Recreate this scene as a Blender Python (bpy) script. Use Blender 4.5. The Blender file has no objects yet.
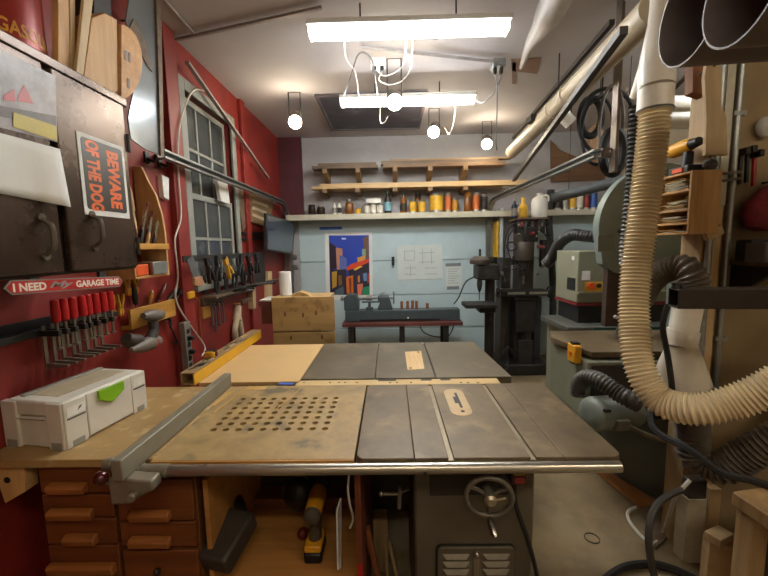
import bpy, bmesh, math, random
from mathutils import Vector, Matrix

# ---------------------------------------------------------------- camera
scn = bpy.context.scene
COL = scn.collection
FPX, PITCH, YAW, ROLL, CZ = 372.0, .1123, .0172, .019, 1.59
_R0 = Vector((math.cos(YAW), math.sin(YAW), 0)); _F0 = Vector((-math.sin(YAW), math.cos(YAW), 0)); _Z = Vector((0, 0, 1))
_FW = _F0 * math.cos(PITCH) - _Z * math.sin(PITCH)
_U0 = _F0 * math.sin(PITCH) + _Z * math.cos(PITCH)
_RT = _R0 * math.cos(ROLL) - _U0 * math.sin(ROLL)
_UP = _R0 * math.sin(ROLL) + _U0 * math.cos(ROLL)
CAM = Vector((0, 0, CZ))
cam_data = bpy.data.cameras.new('camera'); cam = bpy.data.objects.new('camera', cam_data); COL.objects.link(cam)
cam_data.sensor_width = 36; cam_data.lens = FPX / 768 * 36; cam_data.clip_start = .02
cam.matrix_world = Matrix(((_RT.x, _UP.x, -_FW.x, 0), (_RT.y, _UP.y, -_FW.y, 0), (_RT.z, _UP.z, -_FW.z, CZ), (0, 0, 0, 1)))
scn.camera = cam

def W(u, v, X=None, Y=None, Z=None):
    """pixel direction met with a plane of the room"""
    d = _FW + _RT * ((u - 384) / FPX) + _UP * ((288 - v) / FPX)
    t = X / d.x if X is not None else Y / d.y if Y is not None else (Z - CZ) / d.z
    return CAM + d * t

# ---------------------------------------------------------------- world, exposure
wld = bpy.data.worlds.new('night'); scn.world = wld; wld.use_nodes = True
wld.node_tree.nodes['Background'].inputs[0].default_value = (.02, .025, .035, 1)
wld.node_tree.nodes['Background'].inputs[1].default_value = .6
scn.view_settings.view_transform = 'Standard'; scn.view_settings.look = 'None'
scn.view_settings.gamma = 1; scn.view_settings.use_curve_mapping = False
scn.view_settings.exposure = EXPOSURE = 2.75
TUBE_W, BULB_W, REAR_W = 8.0, 20.0, 4.6      # emission of the shop light lens, the flood bulbs, the unseen lights behind the camera

# ---------------------------------------------------------------- materials
def lin(h):
    if isinstance(h, (tuple, list)): return tuple(h[:3])
    h = h.lstrip('#')
    return tuple((c / 12.92 if c <= .04045 else ((c + .055) / 1.055) ** 2.4) for c in (int(h[i:i + 2], 16) / 255 for i in (0, 2, 4)))
MATS = {}
def mat(name, col, rough=.6, metal=0., var=.18, scale=9., bump=.0, col2=None, stretch=(1, 1, 1), emit=0., trans=0., coat=0., spots=None, spot_amt=.5, spot_scale=22.):
    if name in MATS: return MATS[name]
    m = bpy.data.materials.new(name); m.use_nodes = True; nt = m.node_tree; N = nt.nodes; L = nt.links
    b = N['Principled BSDF']; c = lin(col)
    tc = N.new('ShaderNodeTexCoord'); mp = N.new('ShaderNodeMapping'); mp.inputs['Scale'].default_value = stretch
    L.new(tc.outputs['Object'], mp.inputs[0])
    nz = N.new('ShaderNodeTexNoise'); nz.inputs['Scale'].default_value = scale; nz.inputs['Detail'].default_value = 6; nz.inputs['Roughness'].default_value = .65
    L.new(mp.outputs[0], nz.inputs['Vector'])
    cr = N.new('ShaderNodeValToRGB'); cr.color_ramp.elements[0].position = .33; cr.color_ramp.elements[1].position = .68
    a = lin(col2) if col2 else tuple(x * (1 - var) for x in c); d = c if col2 else tuple(min(1, x * (1 + var)) for x in c)
    cr.color_ramp.elements[0].color = (*a, 1); cr.color_ramp.elements[1].color = (*d, 1)
    L.new(nz.outputs['Fac'], cr.inputs[0]); out = cr.outputs[0]
    if spots:
        n2 = N.new('ShaderNodeTexNoise'); n2.inputs['Scale'].default_value = spot_scale; n2.inputs['Detail'].default_value = 8
        L.new(tc.outputs['Object'], n2.inputs['Vector'])
        r2 = N.new('ShaderNodeValToRGB'); r2.color_ramp.elements[0].position = .56; r2.color_ramp.elements[1].position = .66
        r2.color_ramp.elements[1].color = (spot_amt, spot_amt, spot_amt, 1); r2.color_ramp.elements[0].color = (0, 0, 0, 1)
        L.new(n2.outputs['Fac'], r2.inputs[0])
        mx = N.new('ShaderNodeMix'); mx.data_type = 'RGBA'; L.new(r2.outputs[0], mx.inputs[0]); L.new(out, mx.inputs[6])
        mx.inputs[7].default_value = (*lin(spots), 1); out = mx.outputs[2]
    L.new(out, b.inputs['Base Color'])
    b.inputs['Metallic'].default_value = metal
    mr = N.new('ShaderNodeMapRange'); mr.inputs['To Min'].default_value = max(.03, rough - .1); mr.inputs['To Max'].default_value = min(1, rough + .1)
    L.new(nz.outputs['Fac'], mr.inputs[0]); L.new(mr.outputs[0], b.inputs['Roughness'])
    if trans: b.inputs['Transmission Weight'].default_value = trans
    if coat: b.inputs['Coat Weight'].default_value = coat
    if emit:
        b.inputs['Emission Color'].default_value = (*c, 1); b.inputs['Emission Strength'].default_value = emit
    if bump:
        bp = N.new('ShaderNodeBump'); bp.inputs['Strength'].default_value = bump; bp.inputs['Distance'].default_value = .01
        L.new(nz.outputs['Fac'], bp.inputs['Height']); L.new(bp.outputs[0], b.inputs['Normal'])
    MATS[name] = m; return m
def wood(name, c1, c2, axis='X', scale=14., rough=.6, stain=None, stain_amt=.5, stain_scale=6.):
    st = {'X': (.08, 1, 1), 'Y': (1, .08, 1), 'Z': (1, 1, .08)}[axis]
    return mat(name, c1, rough, col2=c2, stretch=st, scale=scale * 1.6, bump=.12, spots=stain, spot_amt=stain_amt, spot_scale=stain_scale)

# ---------------------------------------------------------------- mesh builder
def frame(d):
    d = Vector(d).normalized(); a = Vector((0, 0, 1)) if abs(d.z) < .9 else Vector((1, 0, 0))
    x = a.cross(d).normalized(); return x, d.cross(x).normalized(), d
def rot(rx=0, ry=0, rz=0): return Matrix.Rotation(rz, 3, 'Z') @ Matrix.Rotation(ry, 3, 'Y') @ Matrix.Rotation(rx, 3, 'X')
def spline(pts, n=8):
    pts = [Vector(p) for p in pts]; out = []
    for i in range(len(pts) - 1):
        p0 = pts[max(0, i - 1)]; p1 = pts[i]; p2 = pts[i + 1]; p3 = pts[min(len(pts) - 1, i + 2)]
        for k in range(n):
            t = k / n
            out.append(.5 * ((2 * p1) + (p2 - p0) * t + (2 * p0 - 5 * p1 + 4 * p2 - p3) * t * t + (3 * p1 - p0 - 3 * p2 + p3) * t ** 3))
    return out + [pts[-1]]
class B:
    def __init__(s): s.v = []; s.f = []
    def add(s, vs, fs):
        o = len(s.v); s.v += [Vector(v) for v in vs]; s.f += [[i + o for i in f] for f in fs]; return s
    def box(s, x0, x1, y0, y1, z0, z1):
        return s.add([(x0, y0, z0), (x1, y0, z0), (x1, y1, z0), (x0, y1, z0), (x0, y0, z1), (x1, y0, z1), (x1, y1, z1), (x0, y1, z1)],
                     [(3, 2, 1, 0), (4, 5, 6, 7), (0, 1, 5, 4), (1, 2, 6, 5), (2, 3, 7, 6), (3, 0, 4, 7)])
    def obox(s, c, size, r=None):
        a, b, d = (x / 2 for x in size); r = r or Matrix.Identity(3); c = Vector(c); o = B().box(-a, a, -b, b, -d, d)
        return s.add([c + r @ v for v in o.v], o.f)
    def bar(s, p0, p1, w, h):
        """square bar from p0 to p1"""
        p0 = Vector(p0); p1 = Vector(p1); x, y, z = frame(p1 - p0); x = x * w / 2; y = y * h / 2
        vs = [p + q for p in (p0, p1) for q in (-x - y, x - y, x + y, -x + y)]
        return s.add(vs, [(3, 2, 1, 0), (4, 5, 6, 7), (0, 1, 5, 4), (1, 2, 6, 5), (2, 3, 7, 6), (3, 0, 4, 7)])
    def prism(s, pts, ext):
        pts = [Vector(p) for p in pts]; n = len(pts); e = Vector(ext)
        nrm = Vector((0, 0, 0))
        for i in range(n): nrm += (pts[i] - pts[0]).cross(pts[(i + 1) % n] - pts[0])
        if nrm.dot(e) > 0: pts = pts[::-1]
        return s.add(pts + [p + e for p in pts], [list(range(n)), list(range(2 * n - 1, n - 1, -1))] + [(i, i + n, (i + 1) % n + n, (i + 1) % n) for i in range(n)])
    def cyl(s, p0, p1, r0, r1=None, n=20, caps=True):
        p0 = Vector(p0); p1 = Vector(p1); r1 = r0 if r1 is None else r1; x, y, z = frame(p1 - p0)
        vs = [p + (x * math.cos(t) + y * math.sin(t)) * r for p, r in ((p0, r0), (p1, r1)) for t in (2 * math.pi * i / n for i in range(n))]
        fs = [(i, (i + 1) % n, (i + 1) % n + n, i + n) for i in range(n)]
        if caps: fs += [list(range(n - 1, -1, -1)), list(range(n, 2 * n))]
        return s.add(vs, fs)
    def lathe(s, prof, o=(0, 0, 0), ax=(0, 0, 1), n=24, closed=False):
        """prof = [(r, h)...] from bottom to top"""
        o = Vector(o); x, y, z = frame(ax); vs = []; fs = []; m = len(prof)
        for r, h in prof:
            vs += [o + z * h + (x * math.cos(2 * math.pi * i / n) + y * math.sin(2 * math.pi * i / n)) * max(r, 1e-5) for i in range(n)]
        for k in range(m if closed else m - 1):
            k2 = (k + 1) % m
            fs += [(k * n + i, k * n + (i + 1) % n, k2 * n + (i + 1) % n, k2 * n + i) for i in range(n)]
        if not closed: fs += [list(range(n - 1, -1, -1)), list(range((m - 1) * n, m * n))]
        return s.add(vs, fs)
    def tube(s, path, r, n=8, caps=True):
        path = [Vector(p) for p in path]; m = len(path); rr = r if isinstance(r, (list, tuple)) else [r] * m
        tang = [(path[min(i + 1, m - 1)] - path[max(i - 1, 0)]).normalized() for i in range(m)]
        x = frame(tang[0])[0]; vs = []
        for i in range(m):
            x = (x - tang[i] * x.dot(tang[i])).normalized(); y = tang[i].cross(x)
            vs += [path[i] + (x * math.cos(2 * math.pi * k / n) + y * math.sin(2 * math.pi * k / n)) * rr[i] for k in range(n)]
        fs = [(i * n + k, i * n + (k + 1) % n, (i + 1) * n + (k + 1) % n, (i + 1) * n + k) for i in range(m - 1) for k in range(n)]
        if caps: fs += [list(range(n - 1, -1, -1)), list(range((m - 1) * n, m * n))]
        return s.add(vs, fs)
    def pipe(s, p0, p1, r, t, n=28):
        """hollow tube with wall thickness"""
        p0 = Vector(p0); p1 = Vector(p1); h = (p1 - p0).length
        return s.lathe([(r - t, 0), (r, 0), (r, h), (r - t, h)], p0, p1 - p0, n, closed=True)
    def ring(s, c, ax, R, r, n=28, m=10):
        return s.lathe([(R + r * math.cos(2 * math.pi * k / m), r * math.sin(2 * math.pi * k / m)) for k in range(m)], c, ax, n, closed=True)
    def ball(s, c, r, sc=(1, 1, 1), n=16, m=10):
        o = B().lathe([(r * math.sin(math.pi * k / m), -r * math.cos(math.pi * k / m)) for k in range(m + 1)], (0, 0, 0), (0, 0, 1), n)
        return s.add([Vector(c) + Vector((v.x * sc[0], v.y * sc[1], v.z * sc[2])) for v in o.v], o.f)
    def xf(s, r=None, t=(0, 0, 0), about=(0, 0, 0)):
        a = Vector(about); r = r or Matrix.Identity(3); s.v = [r @ (v - a) + a + Vector(t) for v in s.v]; return s
def hose_radii(path, r, amp, pitch):
    """resample a path and give it rib radii"""
    pts = [Vector(p) for p in path]; L = [0]
    for a, b in zip(pts, pts[1:]): L.append(L[-1] + (b - a).length)
    step = pitch / 4; n = int(L[-1] / step); out = []; rr = []; j = 0
    for i in range(n + 1):
        d = min(i * step, L[-1] - 1e-6)
        while L[j + 1] < d: j += 1
        t = (d - L[j]) / (L[j + 1] - L[j]); out.append(pts[j].lerp(pts[j + 1], t)); rr.append(r + (amp, 0, -amp, 0)[i % 4])
    return out, rr

def wloc(o):
    p = Vector((0, 0, 0))
    while o: p += Vector(o.location); o = o.parent
    return p
def put(name, b, m, parent=None, bevel=0., smooth=True, ang=38, origin=None, seg=2):
    base = wloc(parent) if parent else None
    if base is None:
        if origin is None:
            xs = [v.x for v in b.v]; ys = [v.y for v in b.v]; zs = [v.z for v in b.v]
            origin = Vector(((min(xs) + max(xs)) / 2, (min(ys) + max(ys)) / 2, min(zs)))
        base = Vector(origin)
    me = bpy.data.meshes.new(name); me.from_pydata([v - base for v in b.v], [], b.f); me.update()
    bm = bmesh.new(); bm.from_mesh(me); bmesh.ops.recalc_face_normals(bm, faces=bm.faces); bm.to_mesh(me); bm.free()
    for mm in (m if isinstance(m, (list, tuple)) else [m]): me.materials.append(mm)
    if smooth:
        me.polygons.foreach_set('use_smooth', [True] * len(me.polygons)); me.set_sharp_from_angle(angle=math.radians(ang))
    o = bpy.data.objects.new(name, me); COL.objects.link(o)
    if parent: o.parent = parent
    else: o.location = base
    if bevel:
        md = o.modifiers.new('bevel', 'BEVEL'); md.width = bevel; md.segments = seg; md.limit_method = 'ANGLE'; md.angle_limit = math.radians(40)
    return o
def tag(o, label, cat, group=None, kind=None):
    o['label'] = label; o['category'] = cat
    if group: o['group'] = group
    if kind: o['kind'] = kind
    return o
def thing(name, label, cat, loc, group=None):
    o = bpy.data.objects.new(name, None); COL.objects.link(o); o.location = loc; o.empty_display_size = .05
    return tag(o, label, cat, group)
def one(name, label, cat, b, m, group=None, **k): return tag(put(name, b, m, **k), label, cat, group)
def struct(name, b, m, parent=None, label=None, **k):
    o = put(name, b, m, parent, **k)
    if not parent: o['kind'] = 'structure'
    if label: o['label'] = label
    return o
def dup(o, loc=None, rotm=None, label=None, group=None, parent=None):
    c = o.copy(); COL.objects.link(c)
    if parent: c.parent = parent
    if loc is not None: c.location = loc
    if rotm is not None: c.rotation_euler = rotm.to_euler() if hasattr(rotm, 'to_euler') else rotm
    if label: c['label'] = label
    if group: c['group'] = group
    for ch in list(o.children): dup(ch, parent=c)
    return c
def words(text, size, m, name, parent, place, depth=.0015, bold=0., shear=0., fit=None):
    """lettering as raised mesh; place(Vector xy) -> world point of the letter plane"""
    cu = bpy.data.curves.new('lettering', 'FONT'); cu.body = text; cu.size = size; cu.align_x = 'CENTER'; cu.align_y = 'CENTER'
    cu.offset = bold; cu.shear = shear; cu.resolution_u = 3
    t = bpy.data.objects.new('lettering', cu); COL.objects.link(t); bpy.context.view_layer.update()
    me = bpy.data.meshes.new_from_object(t.evaluated_get(bpy.context.evaluated_depsgraph_get()))
    vs = [v.co.copy() for v in me.vertices]; fs = [list(p.vertices) for p in me.polygons]
    bpy.data.objects.remove(t); bpy.data.curves.remove(cu); bpy.data.meshes.remove(me)
    if fit:
        x0 = min(v.x for v in vs); x1 = max(v.x for v in vs); y0 = min(v.y for v in vs); y1 = max(v.y for v in vs)
        vs = [Vector(((v.x - (x0 + x1) / 2) * fit[0] / (x1 - x0), (v.y - (y0 + y1) / 2) * fit[1] / (y1 - y0), 0)) for v in vs]
    b = B(); b.add([place(v.x, v.y) for v in vs], fs)
    return put(name, b, m, parent, smooth=False)
PI = math.pi
def V(*a): return Vector(a)
# ---------------------------------------------------------------- shared materials
steel = mat('bare_steel', '#8a8a88', .35, .9, var=.2, scale=14)
darksteel = mat('dark_steel', '#3a3734', .5, .6, var=.25, scale=12)
black = mat('black_plastic', '#161616', .5, 0, var=.2)
rubber = mat('black_rubber', '#1b1a19', .65)
whitep = mat('white_plastic', '#d9d6cd', .4, var=.05)
chrome = mat('worn_chrome', '#b9b9b4', .25, 1, var=.1)
galv = mat('galvanised_steel', '#9a9d9b', .38, .85, var=.15, scale=20)
pine = wood('pine_long', '#c99a5c', '#a9763c', 'X')
piney = wood('pine_deep', '#c99a5c', '#a9763c', 'Y')
pinez = wood('pine_upright', '#cda36a', '#a87c46', 'Z')
ply = wood('plywood', '#c79b5e', '#ae7f45', 'X', 8)
palewood = wood('pale_board', '#cdb083', '#b39465', 'X')
palez = wood('pale_upright_board', '#cbb184', '#b2956a', 'Z')
oldwood = wood('old_grey_wood', '#7a6550', '#564535', 'X')
redp = mat('red_plastic', '#a81c18', .35, var=.1)
yellowp = mat('yellow_plastic', '#d79a1c', .42, var=.1)
orangep = mat('orange_plastic', '#d9541c', .45, var=.1)
paper = mat('white_paper', '#dcdcd8', .8, var=.04)
castiron = mat('cast_iron_top', '#75644a', .46, .15, col2='#4c3f2b', scale=4, bump=.04, spots='#8c795a', spot_amt=.55, spot_scale=6)
redwall = mat('red_wall_paint', '#7f221a', .55, var=.2, scale=4, bump=.05, spots='#66150f', spot_amt=.6, spot_scale=5)
ceilm = mat('ceiling_paint', '#b6b0b0', .85, var=.06, scale=3)
creamw = mat('cream_wall', '#c4b8a0', .85, var=.1, scale=4)
bluew = mat('pale_blue_door_paint', '#b4c8cc', .5, var=.05, scale=5)
concrete = mat('concrete_floor', '#7b694c', .8, var=.25, scale=4, bump=.1, spots='#8f8062', spot_amt=.6, spot_scale=3)
greypaint = mat('machine_grey_green', '#5d635c', .5, .1, var=.12, scale=6)
maroon = mat('maroon_paint', '#4d1a24', .6)

XL, XR, YB, YF, HC = -1.47, 3.1, 5.15, -2.0, 3.05
T = .864
# ---------------------------------------------------------------- room shell
struct('floor', B().box(XL - .1, XR + .1, YF - .1, YB + .2, -.1, 0), concrete, smooth=False)
struct('ceiling', B().box(XL - .1, XR + .1, YF - .1, YB + .2, HC, HC + .1), ceilm, smooth=False)
WY0, WY1, WZ0, WZ1 = 2.79, 3.58, 1.33, 2.735
w = B().box(XL - .1, XL, YF, WY0, 0, HC).box(XL - .1, XL, WY1, YB + .1, 0, HC).box(XL - .1, XL, WY0, WY1, 0, WZ0).box(XL - .1, XL, WY0, WY1, WZ1, HC)
struct('wall_left', w, redwall, smooth=False)
struct('wall_right', B().box(XR, XR + .1, YF, YB + .1, 0, HC), creamw, smooth=False)
struct('wall_front', B().box(XL - .1, XR + .1, YF - .1, YF, 0, HC), creamw, smooth=False)
DX0, DX1, DZ = -1.25, 1.42, 1.98
w = B().box(XL, XR, YB + .02, YB + .12, DZ, HC).box(XL, DX0, YB + .02, YB + .12, 0, DZ).box(DX1, 1.70, YB + .02, YB + .12, 0, DZ)
struct('wall_back', w, mat('back_wall_paint', '#9c9a9a', .7, var=.06), smooth=False)
# corner pier, maroon, between left wall and the door header
struct('trim_2', B().box(XL, -1.16, YB - .03, YB + .02, DZ, HC), maroon, smooth=False)
struct('trim_1', B().box(XL, XL + .045, 2.52, 2.66, 0, HC), redwall, bevel=.004)
struct('trim_3', B().box(XL, XL + .035, 3.80, 3.90, 0, HC), redwall, bevel=.004)
# garage doors: each section a panel
def garage_door(n, x0, x1):
    d = B().box(x0 - .03, x1 + .03, YB + .075, YB + .09, 0, DZ); root = struct('door_%d' % n, d, bluew, smooth=False)
    zs = [0, .43, .905, 1.385, DZ]
    for a, b in zip(zs, zs[1:]):
        put('door_section', B().box(x0, x1, YB + .03, YB + .075, a + .004, b - .004), bluew, root, bevel=.006)
    return root
garage_door(1, DX0, DX1)
garage_door(2, 1.72, XR - .02)
d1 = bpy.data.objects['door_1']
c = W(393, 261, Y=YB + .03)
put('door_lock', B().box(c.x - .02, c.x + .02, YB + .018, YB + .03, c.z - .06, c.z + .06).cyl((c.x, YB + .03, c.z - .02), (c.x, YB - .03, c.z - .02), .012).box(c.x - .01, c.x + .01, YB - .03, YB - .02, c.z - .09, c.z + .02), darksteel, d1)
for u, v in ((296, 230), (296, 257), (297, 267), (493, 226), (493, 258), (297, 335)):
    c = W(u, v, Y=YB + .03)
    put('hinge_bracket', B().box(c.x - .05, c.x + .02, YB + .0, YB + .03, c.z - .03, c.z + .03), galv, d1, bevel=.004)

# window with two sashes of six panes
glass = mat('dusty_night_glass', '#4a4f50', .22, 0, var=.25, scale=6, trans=.25)
sashm = mat('weathered_sash_paint', '#85867f', .6, var=.12)
wm = B().box(XL - .02, XL + .02, WY0 - .08, WY0, WZ0 - .06, WZ1 + .08).box(XL - .02, XL + .02, WY1, WY1 + .08, WZ0 - .06, WZ1 + .08)
wm.box(XL - .02, XL + .02, WY0, WY1, WZ1, WZ1 + .08).box(XL - .02, XL + .05, WY0 - .08, WY1 + .08, WZ0 - .05, WZ0)
win = struct('window_1', wm, sashm, bevel=.004)
zm = 2.0
for k, (z0, z1, dx) in enumerate(((WZ0, zm + .02, -.02), (zm - .02, WZ1, -.05))):
    s = B(); x0, x1 = XL + dx - .025, XL + dx; fr = .045
    s.box(x0, x1, WY0, WY0 + fr, z0, z1).box(x0, x1, WY1 - fr, WY1, z0, z1).box(x0, x1, WY0 + fr, WY1 - fr, z0, z0 + fr).box(x0, x1, WY0 + fr, WY1 - fr, z1 - fr, z1)
    sash = put('sash', s, sashm, win, bevel=.003)
    ys = [WY0 + fr + (WY1 - WY0 - 2 * fr) * i / 3 for i in range(4)]; zs = [z0 + fr, (z0 + z1) / 2, z1 - fr]
    for y in ys[1:3]: put('muntin', B().box(x0 + .002, x1 - .002, y - .012, y + .012, z0 + fr, z1 - fr), sashm, sash, bevel=.002)
    for a, b in zip(ys, ys[1:]): put('muntin', B().box(x0 + .003, x1 - .003, a + .012, b - .012, zs[1] - .012, zs[1] + .012), sashm, sash, bevel=.002)
    for a, b in zip(ys, ys[1:]):
        for c_, d_ in zip(zs, zs[1:]): put('pane', B().box(x0 + .01, x0 + .013, a, b, c_, d_), glass, sash, smooth=False)
one('paper_sheet', 'white paper sheet stuck on the upper window panes', 'paper', B().prism([W(217, 177, X=XL + .03), W(227, 179, X=XL + .03), W(230, 204, X=XL + .03), W(221, 201, X=XL + .03)], (-.028, 0, 0)), paper, smooth=False)

# ---------------------------------------------------------------- shop lights and flood lamps
def emitter(name, col, s):
    m = mat(name, col, .4, var=0, emit=s); return m
tube_em = emitter('shop_light_lens', (.93, .97, 1.0), TUBE_W)
SL = []; FL = []
def shop_light(label, u0, v0, u1, v1, zc, em, tilt=0):
    a = W(u0, v0, Z=zc); b = W(u1, v1, Z=zc); c = (a + b) / 2; L = 1.22
    x0, x1, y, z = c.x - L / 2, c.x + L / 2, c.y, zc
    r = thing('shop_light', label, 'ceiling light', (c.x, y, z))
    put('housing', B().box(x0, x1, y - .075, y + .075, z + .045, z + .075), whitep, r, bevel=.006)
    for s in (x0, x1 - .012): put('end_plate', B().box(s, s + .012, y - .05, y + .05, z - .004, z + .05), whitep, r, bevel=.003)
    for dy in (-.026, .026):
        put('tube', B().cyl((x0 + .012, y + dy, z + .02), (x1 - .012, y + dy, z + .02), .022), em, r)
    SL.append((c.x, y, z))
    for s in (x0 + .32, x1 - .32): put('hanger', B().tube([(s, y, z + .075), (s, y, HC)], .005), darksteel, r)
    return r
shop_light('long white shop light nearer the row of flood bulb cords', 303, 39, 515, 32, 2.86, tube_em)
shop_light('long white shop light over the attic hatch panel', 335, 106, 480, 103, 2.86, tube_em)
bulb_em = emitter('warm_flood_bulb', (1.0, .86, .64), BULB_W)
def flood(label, u, v, vtop, aim, cordy=None):
    top = W(u, vtop, Z=HC); bl = W(u, v, Y=top.y); ax = Vector(aim).normalized()
    r = thing('flood_lamp', label, 'lamp', (top.x, top.y, bl.z), 'flood lamps on ceiling brackets')
    x, y, z = top.x, top.y, bl.z; h = .055
    put('bracket', B().tube([(x - h, y, z), (x - h, y, HC - .005), (x + h, y, HC - .005), (x + h, y, z)], .006, 6), darksteel, r)
    c = Vector((x, y, z))
    FL.append(c - ax * .141)
    put('socket', B().lathe([(.02, -.14), (.05, -.125), (.058, -.10), (.058, -.005), (.054, 0)], c, ax), mat('lamp_can', '#6e6761', .45, .4), r)
    put('bulb', B().lathe([(.04, .001), (.053, .004), (.06, .03), (.058, .042), (.045, .054), (.02, .06)], c, ax), bulb_em, r)
    for q in (-1, 1): put('pivot', B().cyl((x + q * (h + .006), y, z), (x + q * (h - .02), y, z), .012), darksteel, r)
    return r
flood('flood lamp with bare bulb hanging by the red wall', 294, 121, 92, (.15, -.75, -.6))
flood('flood lamp hanging between the two shop lights', 394, 101, 58, (0, -.7, -.6))
flood('flood lamp beside the far end of the attic hatch', 434, 131, 108, (-.25, -.7, -.6))
flood('flood lamp hanging in front of the lumber rack', 487, 143, 121, (-.15, -.7, -.6))
# the room goes on behind the photographer; the machine-side light there is added to brighten the right
rear_em = emitter('rear_shop_and_fill_lens', (1.0, .88, .70), REAR_W)
for lab, x0, y, ln_ in (('warm shop light behind the viewpoint over the bench side', -.5, -.7, 1.2), ('added unseen warm light behind the viewpoint brightening the machine side', 1.35, -.5, 1.2), ('short shop light behind the partition in the machine bay', 2.3, 2.5, .6)):
    r = thing('shop_light', lab, 'ceiling light', (x0 + ln_ / 2, y, 2.86))
    put('housing', B().box(x0, x0 + ln_, y - .06, y + .06, 2.905, 2.935), whitep, r, bevel=.006)
    for dy in (-.034, .034): put('tube', B().cyl((x0 + .01, y + dy, 2.878), (x0 + ln_ - .01, y + dy, 2.878), .026), rear_em if ln_ > 1 else tube_em, r)
    for s in (x0 + .2, x0 + ln_ - .2): put('hanger', B().tube([(s, y, 2.935), (s, y, HC)], .005), darksteel, r)
# ---------------------------------------------------------------- near table saw
SX, SY, SD = -.129, 1.205, .686
saw = thing('table_saw', 'grey cabinet table saw with handwheel and louvred door', 'table saw', (SX + .457, SY + .35, 0))
th = .042
def rrect(x0, x1, y0, y1, r, corners=(1, 1, 1, 1), n=5):
    """outline, corners in order (x0y0, x1y0, x1y1, x0y1)"""
    out = []
    for (cx, cy, a0), on in zip(((x0 + r, y0 + r, PI), (x1 - r, y0 + r, 1.5 * PI), (x1 - r, y1 - r, 0), (x0 + r, y1 - r, .5 * PI)), corners):
        if on: out += [(cx + r * math.cos(a0 + .5 * PI * k / n), cy + r * math.sin(a0 + .5 * PI * k / n)) for k in range(n + 1)]
        else: out.append((cx - r if cx < (x0 + x1) / 2 else cx + r, cy - r if cy < (y0 + y1) / 2 else cy + r))
    return out
def slab(b, outline, z0, z1): return b.prism([(x, y, z0) for x, y in outline], (0, 0, z1 - z0))
x1, x2, x3 = SX + .203, SX + .711, SX + .914
put('extension_wing', slab(B(), rrect(SX, x1 - .0012, SY, SY + SD, .035, (1, 0, 0, 1)), T - th, T), castiron, saw, bevel=.003)
put('extension_wing', slab(B(), rrect(x2 + .0012, x3, SY, SY + SD, .035, (0, 1, 1, 0)), T - th, T), castiron, saw, bevel=.003)
sl1, sl2, sw = W(451, 457, Z=T).x, W(533.5, 457, Z=T).x, .0095
tb = B().box(x1, x2, SY, SY + SD, T - th, T - .011)
for a, b_ in ((x1, sl1 - sw), (sl1 + sw, sl2 - sw), (sl2 + sw, x2)): tb.box(a, b_, SY, SY + SD, T - .011, T)
put('table_top', tb, castiron, saw, bevel=.0015, seg=1)
# light oxide in the bottom of the slots, and the throat plate
for q in (sl1, sl2): put('slot_strip', B().box(q - sw, q + sw, SY, SY + SD, T - .011, T - .0095), mat('machined_slot', '#8b806a', .4, .4), saw)
tcx, tcy, tl, tw = .302, 1.668, .15, .047
def stadium(cx, cy, hl, hw, n=10):
    return [(cx + hw * math.cos(t), cy + (hl - hw) + hw * math.sin(t)) for t in (PI * k / n for k in range(n + 1))] + [(cx + hw * math.cos(t), cy - (hl - hw) + hw * math.sin(t)) for t in (PI + PI * k / n for k in range(n + 1))]
tp = put('throat_plate', slab(B(), stadium(tcx, tcy, tl, tw), T - .004, T + .0012), mat('tan_insert', '#b49a72', .55, var=.1), saw)
put('blade_slot', slab(B(), stadium(tcx + .008, tcy + .015, .085, .006), T + .001, T + .002), black, tp)
put('screw', B().cyl((tcx + .006, tcy - .105, T), (tcx + .006, tcy - .105, T + .0025), .009), darksteel, tp)
put('blade_slot', B().box(tcx - .012, tcx + .01, tcy - .02, tcy + .05, T + .001, T + .0022), black, tp)
# cabinet
sawpaint = mat('saw_cabinet_grey', '#5c5546', .5, .15, var=.14, scale=5, spots='#463d30', spot_amt=.5, spot_scale=6)
cx0, cx1, cyf, cyb = .075, .525, 1.30, 1.80
cb = B().box(cx0, cx1, cyf, cyb, .0, T - th)
put('cabinet', cb, sawpaint, saw, bevel=.012)
put('arbor_slot_cover', B().box(cx0 + .06, cx1 - .1, cyf - .004, cyf, .66, .80), mat('saw_dark_slot', '#2a2723', .6), saw, bevel=.002)
# louvred door
l0 = W(437, 545, Y=cyf); l1 = W(513, 576, Y=cyf); lz = l0.z; lx0, lx1 = l0.x, l1.x
dr = put('louvre_door', B().prism([(x, cyf - .014, z) for x, z in rrect(lx0, lx1, lz - .26, lz, .02)], (0, .014, 0)), sawpaint, saw, bevel=.003)
put('door_seam', B().prism([(x, cyf - .004, z) for x, z in rrect(lx0 - .005, lx1 + .005, lz - .265, lz + .005, .022)], (0, .004, 0)), black, saw)
mx = (lx0 + lx1) / 2
for k in range(5):
    z = lz - .035 - .03 * k * 1.05
    for a, b_ in ((lx0 + .018, mx - .024), (mx + .024, lx1 - .018)):
        lv = B(); n = 8
        lv.add([V(a, cyf - .014, z + .010), V(b_, cyf - .014, z + .010), V(b_ - .016, cyf - .026, z - .004), V(a + .016, cyf - .026, z - .004), V(a, cyf - .014, z - .009), V(b_, cyf - .014, z - .009)],
               [(0, 1, 2, 3), (3, 2, 5, 4), (0, 3, 4), (1, 5, 2)])
        put('louvre', lv, mat('saw_louvre_grey', '#6c6554', .45, .2), dr)
pl = put('name_plate', B().box(mx - .011, mx + .011, cyf - .018, cyf - .014, lz - .14, lz - .012), mat('plate_alloy', '#8f8775', .4, .6), dr, bevel=.003)
put('knob', B().ball((mx, cyf - .022, lz - .02), .012), chrome, dr)
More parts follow.
